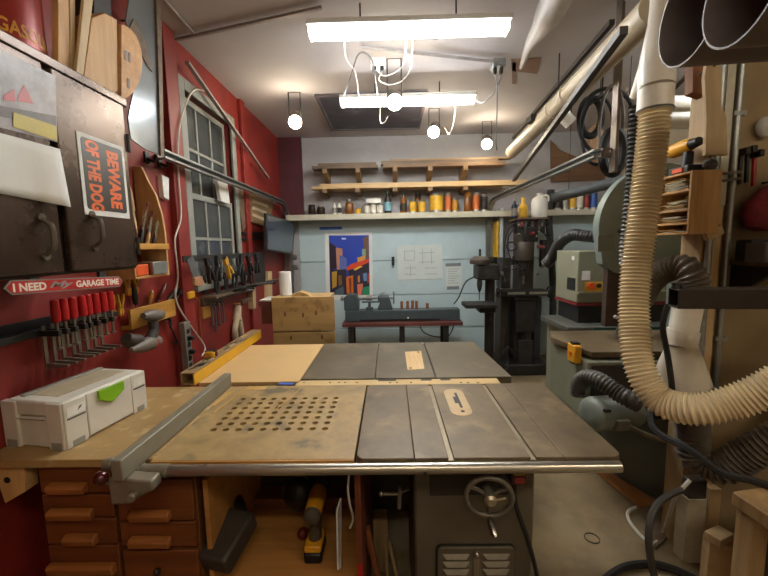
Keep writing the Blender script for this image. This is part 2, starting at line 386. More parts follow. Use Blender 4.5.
# handwheel
hw = W(489, 497, Y=1.205); R = .078
whl = put('handwheel', B().ring(hw, (.12, 1, .12), R, .0095, 40, 10), mat('wheel_grey', '#6b655a', .4, .4), saw)
hub = B().lathe([(.018, -.012), (.022, -.006), (.022, .02), (.016, .095)], hw, (.12, 1, .12))
for k in range(3):
    a = .5 + k * 2 * PI / 3; ax, ay, az = frame((.12, 1, .12)); q = hw + (ax * math.cos(a) + ay * math.sin(a)) * R
    hub.tube([hw, hw.lerp(q, .5) + az * .008, q], .007, 8)
put('spokes', hub, mat('wheel_grey', '#6b655a'), whl)
ck = hw + V(-.002, -.012, -.068)
put('crank_handle', B().lathe([(.008, 0), (.013, .02), (.012, .05), (.008, .062)], ck, (.1, -.75, -.45)), chrome, whl)
put('lock_knob', B().lathe([(.02, 0), (.021, .012), (.012, .02)], hw + V(0, -.012, 0), (0, -1, 0)).tube([hw + V(.01, -.025, .005), hw + V(.05, -.03, .016)], .004), mat('alloy_knob', '#a49a83', .35, .6), whl)
# motor side: scale pointer rod, switch box and cable
g = W(519, 479, Y=1.20)
sb = put('switch_box', B().box(g.x - .026, g.x + .026, 1.20, 1.26, g.z - .024, g.z + .032), darksteel, saw, bevel=.003)
put('switch_paddle', B().box(g.x - .018, g.x + .018, 1.192, 1.2, g.z - .014, g.z + .01), mat('switch_maroon', '#6a1c18', .4), sb, bevel=.002)
put('switch_light', B().box(g.x - .018, g.x + .018, 1.194, 1.2, g.z + .014, g.z + .024), mat('dull_brass', '#8a7038', .4, .6), sb)
put('cable', B().tube(spline([(g.x, 1.25, g.z - .02), W(516, 505, Y=1.27), W(528, 540, Y=1.27), W(537, 576, Y=1.27), (.6, 1.3, .02)]), .008), rubber, saw)
p0 = W(400, 487, Y=1.32); p1 = W(399, 508, Y=1.32)
lev = B().tube([p0, p1], .008).tube([W(381, 494, Y=1.3), W(397, 494, Y=1.32), W(409, 489, Y=1.34)], .006).ball(W(381, 494, Y=1.3), .009)
put('tilt_lever', lev, mat('lever_steel', '#7d7566', .4, .6), saw)
# front guide rail (round tube) carried by the saw
RY, RZ, RR = 1.172, .848, .0185
ra, rb = W(150, 468, Y=RY), W(620, 466, Y=RY)
rail = one('fence_rail', 'round steel guide rail along the front of the saw tables', 'rail', B().cyl((ra.x, RY, RZ), (rb.x, RY, RZ), RR, n=24), mat('rail_steel', '#b5b1a6', .3, .9, var=.12, stretch=(.1, 1, 1)))
put('bolt', B().cyl((.105, RY - RR - .002, RZ - .006), (.105, RY - RR + .006, RZ - .006), .006), darksteel, rail)

# ---------------------------------------------------------------- perforated plywood table left of the saw
PX0, PX1, PY0, PY1 = -.84, -.136, 1.205, 1.893
pth = .024
benchtop = mat('glue_stained_top', '#b5965f', .5, col2='#7d6845', scale=6, bump=.1, spots='#4b4739', spot_amt=.85, spot_scale=6)
pt = thing('perforated_table', 'glue-stained plywood table with a grid of dog holes', 'work table', ((PX0 + PX1) / 2, 1.57, 0))
bm = bmesh.new(); hx = [(-.725 + .0503 * i, -.004 * i / 9) for i in range(10)]; hy = [1.421 + .0505 * j for j in range(7)]
hr = .0135; S = .0251
xs = [PX0] + [-.725 - S + .0503 * i for i in range(11)] + [PX1]; ys = [PY0] + [1.421 - S + .0505 * j for j in range(8)] + [PY1]
vt = {}
def gv(x, y, z):
    k = (round(x, 5), round(y, 5), round(z, 5))
    if k not in vt: vt[k] = bm.verts.new(k)
    return vt[k]
for i in range(len(xs) - 1):
    for j in range(len(ys) - 1):
        x0, x1_, y0, y1_ = xs[i], xs[i + 1], ys[j], ys[j + 1]
        if 1 <= i <= 10 and 1 <= j <= 7:
            cx, cy = (x0 + x1_) / 2, (y0 + y1_) / 2; n = 16
            circ = [(cx + hr * math.cos(PI / 4 + 2 * PI * k / n), cy + hr * math.sin(PI / 4 + 2 * PI * k / n)) for k in range(n)]
            cor = [(x1_, y1_), (x0, y1_), (x0, y0), (x1_, y0)]
            for q in range(4):
                a, b_ = cor[q], cor[(q + 1) % 4]; arc = [circ[(q * 4 + k) % n] for k in range(5)]
                bm.faces.new([gv(*a, T)] + [gv(*b_, T)] + [gv(*p, T) for p in arc[::-1]])
            for k in range(n):
                a, b_ = circ[k], circ[(k + 1) % n]; bm.faces.new([gv(*a, T), gv(*b_, T), gv(*b_, T - pth), gv(*a, T - pth)])
        else:
            bm.faces.new([gv(x0, y0, T), gv(x1_, y0, T), gv(x1_, y1_, T), gv(x0, y1_, T)])
me = B()
bm.verts.index_update(); bm.verts.ensure_lookup_table()
me.add([v.co.copy() for v in bm.verts], [[v.index for v in f.verts] for f in bm.faces]); bm.free()
me.add([(PX0, PY0, T), (PX1, PY0, T), (PX1, PY1, T), (PX0, PY1, T), (PX0, PY0, T - pth), (PX1, PY0, T - pth), (PX1, PY1, T - pth), (PX0, PY1, T - pth)], [(0, 1, 5, 4), (1, 2, 6, 5), (2, 3, 7, 6), (3, 0, 4, 7)])
put('perforated_top', me, benchtop, pt, smooth=False)
put('edge_strip', B().box(PX0, PX1, PY0 - .008, PY0, T - pth, T - .001), wood('edge_ply', '#c08a3e', '#94611f', 'X'), pt)
put('hole_tray', B().box(-.78, -.22, 1.37, 1.76, T - pth - .03, T - pth - .02), mat('tray_dust', '#6b5023', .8), pt)
put('apron', B().box(PX0 + .02, PX1 - .02, PY1 - .06, PY1 - .03, T - .10, T - pth), oldwood, pt)
# inlaid groove lines on the top
for (u0, v0), (u1, v1), wd in (((213, 413), (244, 390), .012), ((247, 388), (266, 388), .05), ((284, 404), (301, 388), .004), ((276, 410), (288, 398), .006), ((213, 406), (231, 392), .02)):
    a, b_ = W(u0, v0, Z=T), W(u1, v1, Z=T); d = (b_ - a).normalized(); n_ = V(-d.y, d.x, 0) * wd / 2
    put('inlay_strip', B().prism([a + n_, b_ + n_, b_ - n_, a - n_], (0, 0, .0012)), wood('inlay_ply', '#c5a05f', '#a9813f', 'Y'), pt, smooth=False)
put('leg', B().box(PX0 + .03, PX0 + .07, PY1 - .1, PY1 - .06, 0, T - pth), oldwood, pt)
put('leg', B().box(PX1 - .09, PX1 - .05, PY1 - .1, PY1 - .06, 0, T - pth), oldwood, pt)

# ---------------------------------------------------------------- left bench with drawers
LX0, LX1, LY0, LY1 = XL + .005, -.905, 1.215, 1.90
bn = thing('workbench', 'worn plywood bench top over the drawers by the red wall', 'workbench', ((LX0 + LX1) / 2, 1.55, 0))
put('bench_top', B().box(LX0, PX0 - .004, LY0, LY1, T - .03, T), mat('worn_bench_ply', '#a98a58', .6, col2='#8f6f40', scale=4, bump=.06, spots='#c4b08a', spot_amt=.5, spot_scale=14), bn, bevel=.003)
put('back_leg', B().box(LX0 + .02, LX0 + .07, LY1 - .08, LY1 - .03, 0, T - .03), oldwood, bn)
a = W(20, 462, Y=1.24); 
put('bracket', B().prism([(LX0 + .03, 1.232, T - .03), (LX0 + .145, 1.232, T - .03), (LX0 + .135, 1.232, T - .13), (LX0 + .055, 1.232, T - .175)], (0, .05, 0)), pinez, bn)
put('bracket_hole', B().cyl((LX0 + .075, 1.2305, T - .085), (LX0 + .075, 1.2335, T - .085), .012), black, bn)
drawerw = wood('drawer_front_wood', '#7c4520', '#5a2e10', 'X', 10, .5)
pullw = wood('drawer_pull_wood', '#b0713a', '#875022', 'X', 10, .5)
def drawer_unit(label, X0, X1, yf, ztop, rows, pulls, name='drawer_cabinet'):
    r = thing(name, label, 'drawer cabinet', ((X0 + X1) / 2, yf + .25, 0))
    put('body', B().box(X0, X1, yf + .02, yf + .55, 0, ztop), wood('drawer_body_wood', '#74431c', '#55300f', 'Z'), r, bevel=.003)
    for (z0, z1), pl_ in zip(rows, pulls):
        d = put('drawer', B().box(X0 + .004, X1 - .004, yf, yf + .02, z0 + .004, z1 - .004), drawerw, r, bevel=.003)
        if pl_:
            x0, x1_, zc = pl_
            put('pull', B().prism([(x0, yf, zc - .018), (x0, yf - .024, zc - .018), (x0, yf - .03, zc + .008), (x0, yf - .02, zc + .016), (x0, yf, zc + .018)], (x1_ - x0, 0, 0)), pullw, d, bevel=.004)
    return r
YD = 1.235
def zz(v, u=80): return W(u, v, Y=YD).z
def xx(u, v=500): return W(u, v, Y=YD).x
drawer_unit('stained wooden drawer cabinet next to the red wall', xx(41), xx(115) - .003, YD, T - .035,
            [(zz(494), T - .037), (zz(518), zz(494)), (zz(545), zz(518)), (zz(590), zz(545)), (.02, zz(590))],
            [(xx(53), xx(90), zz(486)), (xx(50), xx(94), zz(512)), (xx(63), xx(95), zz(537)), (xx(43), xx(110), zz(566)), None])
du2 = drawer_unit('stained wooden drawer cabinet beside the open tool bay', xx(116), xx(194), YD, T - .085,
            [(zz(522), min(zz(478), T - .087)), (zz(548), zz(522)), (zz(620), zz(550)), (.02, zz(620))],
            [(xx(131), xx(171), zz(514)), (xx(128), xx(169), zz(540)), None, None])
k = W(159, 569, Y=YD)
put('knob', B().ball((k.x, YD - .012, k.z), .012), darksteel, du2)

# ---------------------------------------------------------------- rip fence with its clamp head
fc = thing('rip_fence', 'grey steel rip fence lying across the table edge', 'fence', (-.87, 1.5, T))
fencem = mat('fence_grey', '#85806f', .45, .3, var=.12)
put('fence_bar', B().box(-.889, -.854, 1.085, 1.90, T + .003, T + .073), fencem, fc, bevel=.004)
hd = B().box(-.915, -.855, 1.15, 1.20, T - .05, T + .003)
hd.prism([(-.915, 1.10, T - .09), (-.915, 1.10, T + .002), (-.86, 1.10, T + .002), (-.82, 1.10, T - .004), (-.775, 1.10, T - .006), (-.77, 1.10, T - .04), (-.80, 1.10, T - .052), (-.85, 1.10, T - .085)], (0, .05, 0))
put('clamp_head', hd, mat('clamp_casting', '#857d6c', .45, .4), fc, bevel=.006)
put('head_collar', B().pipe((-.85, RY, RZ), (-.76, RY, RZ), .022, .003), mat('clamp_casting', '#7d776a'), fc, bevel=.004)
put('clamp_rod', B().cyl((-.83, 1.10, T - .05), (-.83, 1.075, T - .05), .014), mat('clamp_casting', '#7d776a'), fc, bevel=.003)
a = W(101, 478, Y=1.10)
put('lock_lever', B().tube([(-.905, 1.14, T - .06), a], .009), chrome, fc)
put('lever_ball', B().ball(a, .022), mat('maroon_ball', '#4a1518', .2, coat=.5), fc)
a = W(105, 464, Y=1.14)
put('fence_knob', B().cyl(a, a + V(.03, .0, .0), .02), mat('clamp_casting', '#7d776a'), fc, bevel=.004)

# ---------------------------------------------------------------- far table saw
fs = thing('table_saw', 'far cast iron table saw with wooden throat insert', 'table saw', (.08, 2.35, 0))
FX0, FX1, FY0, FY1 = -.505, .62, 1.99, 2.745
def fx(u, v): return W(u, v, Z=T).x
s1, s2 = fx(375.5, 372), fx(434, 372)
iron2 = mat('cast_iron_far', '#6f6554', .42, .2, col2='#524938', scale=4, spots='#80735c', spot_amt=.45, spot_scale=5)
put('extension_wing', slab(B(), [(FX0, FY0), (s1 - .0015, FY0), (s1 - .0015, FY1), (FX0, FY1)], T - .04, T), iron2, fs, bevel=.003)
put('table_top', B().box(s1 + .0015, s2 - .004, FY0, FY1, T - .04, T), iron2, fs, bevel=.003)
put('extension_wing', slab(B(), [(s2 + .004, FY0), (FX1 + .04, FY0), (FX1, FY1), (s2 + .004, FY1)], T - .04, T), iron2, fs, bevel=.003)
put('slot_strip', B().box(s2 - .004, s2 + .004, FY0, FY1, T - .04, T - .006), black, fs)
q = [W(405, 352, Z=T), W(421, 351, Z=T), W(424.5, 369, Z=T), W(407.5, 370, Z=T)]
tpp = put('throat_insert', B().prism(q, (0, 0, .0015)), wood('insert_maple', '#d3b283', '#bd9a68', 'Y'), fs, smooth=False)
put('screw', B().cyl(q[3] + V(.02, .03, 0), q[3] + V(.02, .03, .003), .008), darksteel, tpp)
put('screw', B().cyl(q[1] + V(-.02, -.03, 0), q[1] + V(-.02, -.03, .003), .008), darksteel, tpp)
put('cabinet', B().box(-.25, .4, 2.08, 2.68, 0, T - .04), sawpaint, fs, bevel=.01)
for u in (379.5, 422.5):
    g = W(u, 343.5, Z=T); put('stop_tab', B().box(g.x - .01, g.x + .01, g.y - .012, g.y, T, T + .006), paper, fs)
ex = thing('extension_table', 'smooth tan fibreboard extension beside the far saw', 'table', (-.78, 2.35, 0))
put('board_top', B().box(-1.06, FX0 - .004, 1.955, FY1 - .01, T - .02, T), mat('tan_fibreboard', '#c2a06c', .6, var=.05, scale=3), ex, bevel=.002)
for x in (-1.03, -.56): 
    for y in (2.0, 2.66): put('leg', B().box(x - .02, x + .02, y - .02, y + .02, 0, T - .02), oldwood, ex)
st = one('filler_board', 'pale drilled board filling the gap between the two saws', 'board', B().box(-.52, .575, SY + SD + .012, FY0 - .006, T - .09, T - .006), wood('filler_ply', '#c8ac78', '#b1915c', 'X'), bevel=.002)
for u in (297, 304, 330, 339, 345, 357, 390, 397, 411, 461, 468, 478):
    g = W(u, 382.5, Z=T - .006); put('drill_hole', B().cyl((g.x, min(max(g.y, SY + SD + .03), FY0 - .02), T - .0065), (g.x, min(max(g.y, SY + SD + .03), FY0 - .02), T - .0052), .0065, n=12), black, st)
for u0, u1 in ((378, 396), (421, 432), (441, 451)):
    a, b_ = W(u0, 380, Z=T), W(u1, 380, Z=T); put('notch', B().box(a.x, b_.x, FY0 - .03, FY0 - .0065, T - .0065, T - .005), black, st)
a = W(287, 382.5, Z=T)
one('tape_strip', 'strip of blue masking tape on the table joint', 'tape', B().obox((a.x, a.y - .02, T + .001), (.085, .03, .002), rot(rz=-.1)), mat('blue_tape', '#2f58a8', .6), smooth=False)
# yellow channel lying along the left edge of the extension table
yc = thing('steel_channel', 'yellow steel channel lying along the extension table edge', 'channel', (-1.09, 2.3, T))
n0 = W(177, 388, Z=T); CX0, CX1, CY0, CY1 = -1.135, -1.06, 1.915, 2.96
ym = mat('yellow_enamel', '#d6a21e', .4, var=.08); yw = wood('channel_lining', '#a98b62', '#7e6443', 'Y')
put('side_flange', B().box(CX1 - .008, CX1, CY0, CY1, T, T + .062), ym, yc, bevel=.001)
put('side_flange', B().box(CX0, CX0 + .008, CY0, CY1, T, T + .062), yw, yc, bevel=.001)
put('top_web', B().box(CX0, CX1, CY0, CY1, T + .062, T + .070), yw, yc, bevel=.001)
put('bottom_web', B().box(CX0 + .008, CX1 - .008, CY0 + .002, CY1, T, T + .006), yw, yc)
# ================================================================ LEFT WALL
def quad(pts, ext, **k): return B().prism([W(u, v, **k) for u, v in pts], ext)
# ---------------------------------------------------------------- steel cabinet
CF = -1.06
CZ0, CZ1 = 1.515, 2.20
cabm = mat('brown_steel_enamel', '#3e3027', .32, .45, var=.25, scale=5, spots='#33261f', spot_amt=.6, spot_scale=6)
cabt = mat('brown_steel_door', '#4a392d', .28, .45, var=.25, scale=4, spots='#2f2119', spot_amt=.6, spot_scale=7)
cab = thing('wall_cabinet', 'dark brown steel wall cabinet with two doors', 'cabinet', (-1.25, 1.1, CZ0))
ce = W(133, 190, X=CF).y
put('body', B().box(XL, CF - .022, .45, ce + .01, CZ0, CZ1), cabm, cab, bevel=.004)
put('top_rim', B().box(XL, CF, .45, ce + .012, CZ1 - .028, CZ1 + .004), cabt, cab, bevel=.004)
dy0, dy1, dy2, dy3 = .62, W(57, 200, X=CF).y, W(65, 200, X=CF).y, W(131, 190, X=CF).y
for a, b_, (hu, hv) in ((dy0, dy1, (43, 237)), (dy2, dy3, (93, 231))):
    d = put('door', B().box(CF - .022, CF, a, b_, CZ0 + .012, CZ1 - .03), cabt, cab, bevel=.004)
    h = W(hu, hv, X=CF)
    put('handle', B().tube(spline([(CF, h.y, h.z + .055), (CF + .03, h.y, h.z + .035), (CF + .034, h.y, h.z), (CF + .03, h.y, h.z - .035), (CF, h.y, h.z - .055)]), .0075), mat('handle_nickel', '#6f675c', .35, .7), d)
    for s in (-1, 1): put('handle_foot', B().cyl((CF, h.y, h.z + s * .058), (CF + .006, h.y, h.z + s * .058), .013), mat('handle_nickel', '#6f675c'), d)
for v in (145, 246):
    h = W(132, v, X=CF); put('hinge', B().cyl((CF + .004, dy3 + .005, h.z - .035), (CF + .004, dy3 + .005, h.z + .035), .007), darksteel, cab)
# print, sheet and warning sign on the doors
P0 = CF + .0005
ph = thing('photo_print', 'photo print of red roofs taped to the cabinet door', 'print', W(28, 140, X=P0))
put('paper', quad([(-30, 36), (55, 76), (57, 142), (-30, 120)], (.0015, 0, 0), X=P0), mat('print_sky', '#b0aaaa', .35, col2='#6f6260', scale=9), ph, smooth=False)
for pts in ([(4, 95), (14, 89), (15, 102), (3, 100)], [(18, 96), (24, 85), (30, 96), (33, 104), (17, 101)]):
    put('roof_patch', quad(pts, (.001, 0, 0), X=P0 + .0015), redp, ph, smooth=False)
put('dark_patch', quad([(-30, 100), (56, 116), (56, 128), (-30, 110)], (.001, 0, 0), X=P0 + .0015), mat('print_shadow', '#54473f', .4, var=.4, scale=20), ph, smooth=False)
put('yellow_patch', quad([(13, 112), (56, 126), (57, 141), (13, 127)], (.001, 0, 0), X=P0 + .0028), mat('print_yellow', '#b9a83c', .45, var=.15), ph, smooth=False)
sh = B(); n = 14; vs = []; fs_ = []
for i in range(n + 1):
    for j in range(7):
        s, t = i / n, j / 6
        u = -40 + s * (100 + 11 * t); v = (122 + 27 * s) + t * (64 - 6 * s) ; lift = .004 + .05 * max(0, s - .7) * t * 2 + .003 * math.sin(s * 9)
        vs.append(W(u, v, X=P0 + lift + .004))
for i in range(n):
    for j in range(6): fs_.append((i * 7 + j, (i + 1) * 7 + j, (i + 1) * 7 + j + 1, i * 7 + j + 1))
sh.add(vs, fs_); so = put('notice_sheet', sh, paper); tag(so, 'curling white paper sheet under the photo print', 'paper')
md = so.modifiers.new('thick', 'SOLIDIFY'); md.thickness = .0012
bw = thing('warning_sign', 'black and orange BEWARE OF THE DOG sign on cabinet door', 'sign', W(103, 215, X=P0))
q = [W(77.5, 130.5, X=P0), W(124.5, 148.5, X=P0), W(128, 220, X=P0), W(82.5, 212.5, X=P0)]
yA, yB_ = (q[0].y + q[3].y) / 2, (q[1].y + q[2].y) / 2; zA, zB = (q[2].z + q[3].z) / 2, (q[0].z + q[1].z) / 2
put('border', B().box(P0, P0 + .002, yA, yB_, zA, zB), paper, bw, smooth=False)
m_ = .014
put('black_field', B().prism([(P0 + .002, y, z) for y, z in rrect(yA + m_, yB_ - m_, zA + m_ * 1.4, zB - m_, .012)], (.0008, 0, 0)), mat('sign_black', '#2b2724', .4, var=.1), bw, smooth=False)
og = mat('sign_orange', '#e2641d', .45, var=.12)
yc_, zc_ = (yA + yB_) / 2, (zA + zB) / 2
for txt, f_, L_ in (('BEWARE', .70, .76), ('OF THE DOG', .27, .88)):
    yy = yA + (yB_ - yA) * f_
    words(txt, .05, og, 'lettering', bw, lambda x, y, yy=yy: V(P0 + .0032, yy + y, zc_ - x), bold=.0024, fit=((zB - zA) * L_, (yB_ - yA) * .27))
# garage time sign
gs = thing('slogan_sign', 'red I NEED MY GARAGE TIME strip sign under the cabinet', 'sign', W(60, 290, X=CF))
GX = CF - .012
ga, gb = W(3, 288.5, X=GX), W(122, 281, X=GX); gh = .021
put('bracket', B().box(GX - .012, GX, ga.y + .08, ga.y + .11, ga.z, CZ0).box(GX - .012, GX, gb.y - .11, gb.y - .08, gb.z, CZ0), darksteel, gs)
def gsz(y): return ga.z + (gb.z - ga.z) * (y - ga.y) / (gb.y - ga.y)
def gpoly(h, e): return [(GX, ga.y + e, gsz(ga.y)), (GX, ga.y + .02 + e * .5, gsz(ga.y) + h), (GX, gb.y - .02 - e * .5, gsz(gb.y) + h), (GX, gb.y - e, gsz(gb.y)), (GX, gb.y - .02 - e * .5, gsz(gb.y) - h), (GX, ga.y + .02 + e * .5, gsz(ga.y) - h)]
put('backing', B().prism(gpoly(gh, 0), (.003, 0, 0)), mat('sign_grey_edge', '#7d7770', .5), gs, smooth=False)
put('red_field', B().prism([V(*p) + V(.003, 0, 0) for p in gpoly(gh - .004, .006)], (.0012, 0, 0)), mat('sign_red', '#b0251f', .4, var=.08), gs, smooth=False)
wl = mat('sign_white', '#e6dfcf', .5, var=.05)
for txt, u0, u1, m_, hh, sh_ in (('I NEED', 11, 45, wl, .024, 0), ('My', 48, 73, mat('sign_silver', '#8f8a85', .4), .026, .4), ('GARAGE TIME', 75, 118, wl, .023, 0)):
    y0_, y1_ = W(u0, 285, X=GX).y, W(u1, 285, X=GX).y
    words(txt, .03, m_, 'lettering', gs, lambda x, y, c=(y0_ + y1_) / 2: V(GX + .0045, c + x, gsz(c + x) + y), bold=.0011, shear=sh_, fit=(y1_ - y0_, hh))
# ---------------------------------------------------------------- things on top of the cabinet
gc = thing('fuel_can', 'round red gasoline can on top of the cabinet', 'fuel can', (-1.256, 1.25, CZ1 + .004))
gz = CZ1 + .005
gred = mat('can_red', '#8c2417', .35, .2, var=.15)
put('can_body', B().lathe([(.125, 0), (.13, .006), (.13, .30), (.12, .33), (.06, .36), (.04, .36)], (-1.256, 1.25, gz), n=40), gred, gc)
put('cap', B().cyl((-1.256, 1.25, gz + .36), (-1.256, 1.25, gz + .39), .035), gred, gc)
words('GASOLINE', .05, mat('can_yellow', '#c98a1c', .5), 'lettering', gc, lambda x, y: V(-1.256 + .1308 * math.cos(.06 + x / .13), 1.25 + .1308 * math.sin(.06 + x / .13), gz + .07 + y), bold=.0012, fit=(.20, .042))
one('board_offcut', 'dark board offcut lying in front of the gasoline can', 'board', B().obox((-1.12, 1.02, gz + .0155), (.10, .16, .028), rot(rz=.25)), oldwood, bevel=.002)
def plank(label, pts, m=pinez, X=-1.12, t=-.022, cat='board', name='board_offcut', grp=None):
    p = [W(u, v, X=X) for u, v in pts]
    p = [V(q.x, q.y, max(q.z, gz + .0005)) for q in p]
    return one(name, label, cat, B().prism(p, (t, 0, 0)), m, grp, bevel=.002)
plank('pale upright board standing beside the gasoline can', [(58, -25), (68, -25), (71, 75), (58, 70)])
plank('narrow pale strip standing beside the upright board', [(69.5, -25), (75, -25), (76, 78), (71.5, 76)], m=palez)
plank('leaning thin lath propped against the wooden block', [(87, -28), (97, -28), (83, 80), (76, 74)], X=-1.10, t=-.012, m=palez)
plank('thick wooden block with sawn bevels on the cabinet', [(92, 18), (105, 13), (117, 20), (118, 90), (112, 100), (84, 88)], X=-1.10, t=-.09)
plank('dark tin standing behind the wooden block', [(94, -6), (111, -2), (112, 26), (94, 26)], m=darksteel, X=-1.22, t=-.08, cat='tin', name='tin')
o = bpy.data.objects.get('tin')
cf = thing('bending_form', 'curved plywood bending form with slotted ribs on cabinet', 'bending form', W(125, 98, X=-1.12))
for k, xo in enumerate((-1.09, -1.112, -1.134, -1.156)):
    cu, cv = 119.5, 62; r1 = 11 + 4 * k
    arc = [(-80 + 160 * i / 14) for i in range(15)]
    outer = [(cu + r1 * math.cos(math.radians(a)) * 1.0, cv + 38 * math.sin(math.radians(a))) for a in arc]
    inner = []
    p = [W(u, v, X=xo) for u, v in outer + inner]; p = [V(q.x, q.y, max(q.z, gz)) for q in p]
    put('rib', B().prism(p, (-.014, 0, 0)), pine, cf, bevel=.0015)
for u, v in ((124, 50), (128, 52), (127, 78)): put('slot', quad([(u, v), (u + 2.5, v + 1), (u + 2.5, v + 11), (u, v + 9)], (.001, 0, 0), X=-1.0895), oldwood, cf)
# grey sheet hanging beyond the cabinet
shm = mat('grey_gloss_sheet', '#7f8588', .22, .35, var=.06, coat=.4)
ms = thing('metal_sheet', 'glossy grey curved sheet hanging above the tool rack', 'sheet', W(140, 140, X=-1.30))
put('sheet', quad([(126, 20), (131, -12), (157, -12), (160, 155), (146, 150), (131, 139), (128, 118), (134, 88), (137, 52)], (-.008, 0, 0), X=-1.30), shm, ms, bevel=.002)
put('edge_strip', quad([(154, -12), (159, -12), (162, 156), (159, 156)], (.012, 0, 0), X=-1.30), oldwood, ms)
put('dark_shape', quad([(133, 19), (144, 40), (152, 72), (147, 66), (128, 30)], (.004, 0, 0), X=-1.298), oldwood, ms)  # dark pointed shape laid on the sheet face
h = W(150, 20, X=-1.31); put('hook', B().tube([(-1.308, h.y, h.z), (XL, h.y, h.z)], .006), darksteel, ms)

# ---------------------------------------------------------------- bar clamps in their rack
CXW = XL
rk = thing('clamp_rack', 'black rail holding the red-handled bar clamps', 'rack', (XL, 1.6, 1.3))
y0_, y1_ = W(40, 325, X=-1.38).y, W(121, 318, X=-1.38).y; rz_ = W(80, 327, X=-1.38).z
put('rail', B().box(XL, XL + .05, y0_ - .35, y1_ + .04, rz_ - .006, rz_ + .02), black, rk, bevel=.002)
put('back_strip', B().box(XL, XL + .012, y0_ - .35, y1_ + .04, rz_ + .02, rz_ + .06), black, rk)
cl = None
grip = mat('clamp_handle_red', '#b3161a', .35, var=.1); barm = mat('clamp_bar_steel', '#8b8378', .35, .8)
us = (42, 50, 59, 68, 78, 84, 92, 100, 107)
for k, u in enumerate(us):
    p = W(u, 327, X=-1.385); x, y, z = XL + .05, p.y, rz_ + .02
    if k == 0: continue
    if cl is None:
        cl = thing('bar_clamp', 'red-handled steel bar clamp hanging from the black rail', 'clamp', (x, y, z), 'bar clamps under the cabinet')
        put('bar', B().box(x + .002, x + .008, y - .008, y + .008, z - .165, z + .015), barm, cl)
        put('fixed_jaw', B().prism([(x + .008, y - .006, z - .165), (x + .095, y - .006, z - .155), (x + .095, y - .006, z - .147), (x + .008, y - .006, z - .14)], (0, .012, 0)), barm, cl)
        put('sliding_arm', B().box(x - .004, x + .075, y - .009, y + .009, z - .028, z - .004), darksteel, cl, bevel=.003)
        put('screw', B().cyl((x + .065, y, z - .075), (x + .065, y, z + .03), .0055, n=10), barm, cl)
        put('pad', B().cyl((x + .065, y, z - .083), (x + .065, y, z - .075), .012, n=12), barm, cl)
        put('handle', B().lathe([(.010, 0), (.0155, .006), (.0165, .04), (.0145, .088), (.009, .094)], (x + .065, y, z + .028), n=14), grip, cl)
        base_c = cl
    else: dup(base_c, (x, y, z))
# yellow spring clamps
ymat = mat('spring_clamp_yellow', '#c8962a', .45, var=.15)
def spring_clamp(label, c, r3, s=1., m=ymat, grp='spring clamps by the tool holder', tip=None):
    t = thing('spring_clamp', label, 'clamp', c, grp)
    for q in (-1, 1):
        b = B().prism([(0, q * .004, .055), (0, q * .016, .058), (0, q * .022, .03), (0, q * .012, 0), (0, q * .03, -.045), (0, q * .034, -.09), (0, q * .022, -.088), (0, q * .014, -.045), (0, q * .002, -.01), (0, q * .002, .025)], (.022, 0, 0))
        b.v = [Vector(c) + r3 @ (v * s) for v in b.v]; put('arm', b, m, t, bevel=.003)
    b = B().cyl((-.003, 0, .003), (.025, 0, .003), .007, n=12); b.v = [Vector(c) + r3 @ (v * s) for v in b.v]; put('pivot', b, steel, t)
    b = B().obox((.011, 0, .058), (.02, .03, .008)); b.v = [Vector(c) + r3 @ (v * s) for v in b.v]; put('jaw_pad', b, tip or orangep, t)
    return t
for (u, v), a, dz in (((116, 309), .12, 0), ((124, 307), -.08, 0), ((131, 287), .12, 0), ((139, 285), -.1, 0)):
    p = W(u, v, X=XL + .03); spring_clamp('yellow spring clamp hanging above the wooden tool holder', V(XL + .002, p.y, p.z), rot(rx=a + PI), .8)
# ---------------------------------------------------------------- wooden tool holder and what hangs there
th_ = thing('tool_holder', 'yellowish wooden tool holder block on the red wall', 'tool holder', W(153, 318, X=XL))
a, b_ = W(131, 317, X=XL + .06), W(176, 313, X=XL + .06)
hz0, hz1 = W(150, 324, X=XL + .06).z, W(150, 305, X=XL + .06).z
hw_ = wood('holder_wood', '#c08e3c', '#9b6c25', 'Y')
put('front_board', B().box(XL + .045, XL + .06, a.y, b_.y, hz0, hz1), hw_, th_, bevel=.002)
put('ledge', B().box(XL, XL + .045, a.y, b_.y, hz0, hz0 + .015), hw_, th_)
for y in (a.y, b_.y - .012): put('end_block', B().box(XL, XL + .045, y, y + .012, hz0 + .015, hz0 + .02), hw_, th_)
rnd = random.Random(5)
scol = (black, mat('handle_amber', '#8c5a1e', .3), mat('handle_dark_red', '#5d1512', .4), mat('handle_charcoal', '#2c2a29', .45))
def screwdriver(label, base, top, m, grp):
    base, top = Vector(base), Vector(top); t = thing('screwdriver', label, 'screwdriver', base, grp); d = (top - base).normalized(); L_ = (top - base).length
    put('shaft', B().cyl(base, base + d * L_ * .5, .004, n=8), steel, t)
    put('handle', B().lathe([(.008, 0), (.014, .01), (.016, L_ * .25), (.013, L_ * .42), (.006, L_ * .5)], base + d * L_ * .5, d, 12), m, t)
for k, (u, v, uu, vv) in enumerate(((137, 306, 134, 287), (145, 306, 152, 290), (152, 305, 166, 283), (157, 304, 178, 287), (169, 304, 187, 280))):
    p, q = W(u, v + 8, X=XL + .022), W(uu, vv, X=XL + .028)
    p.z = hz0 + .021
    screwdriver(('black-handled screwdriver leaning out of the wooden tool holder', 'long amber-handled turnscrew in the wooden tool holder', 'dark red screwdriver in the wooden tool holder', 'thick charcoal-handled chisel leaning from the wooden tool holder', 'long dark file leaning from the wooden tool holder')[k], p, q, scol[k % 4], 'tools in the wooden tool holder')
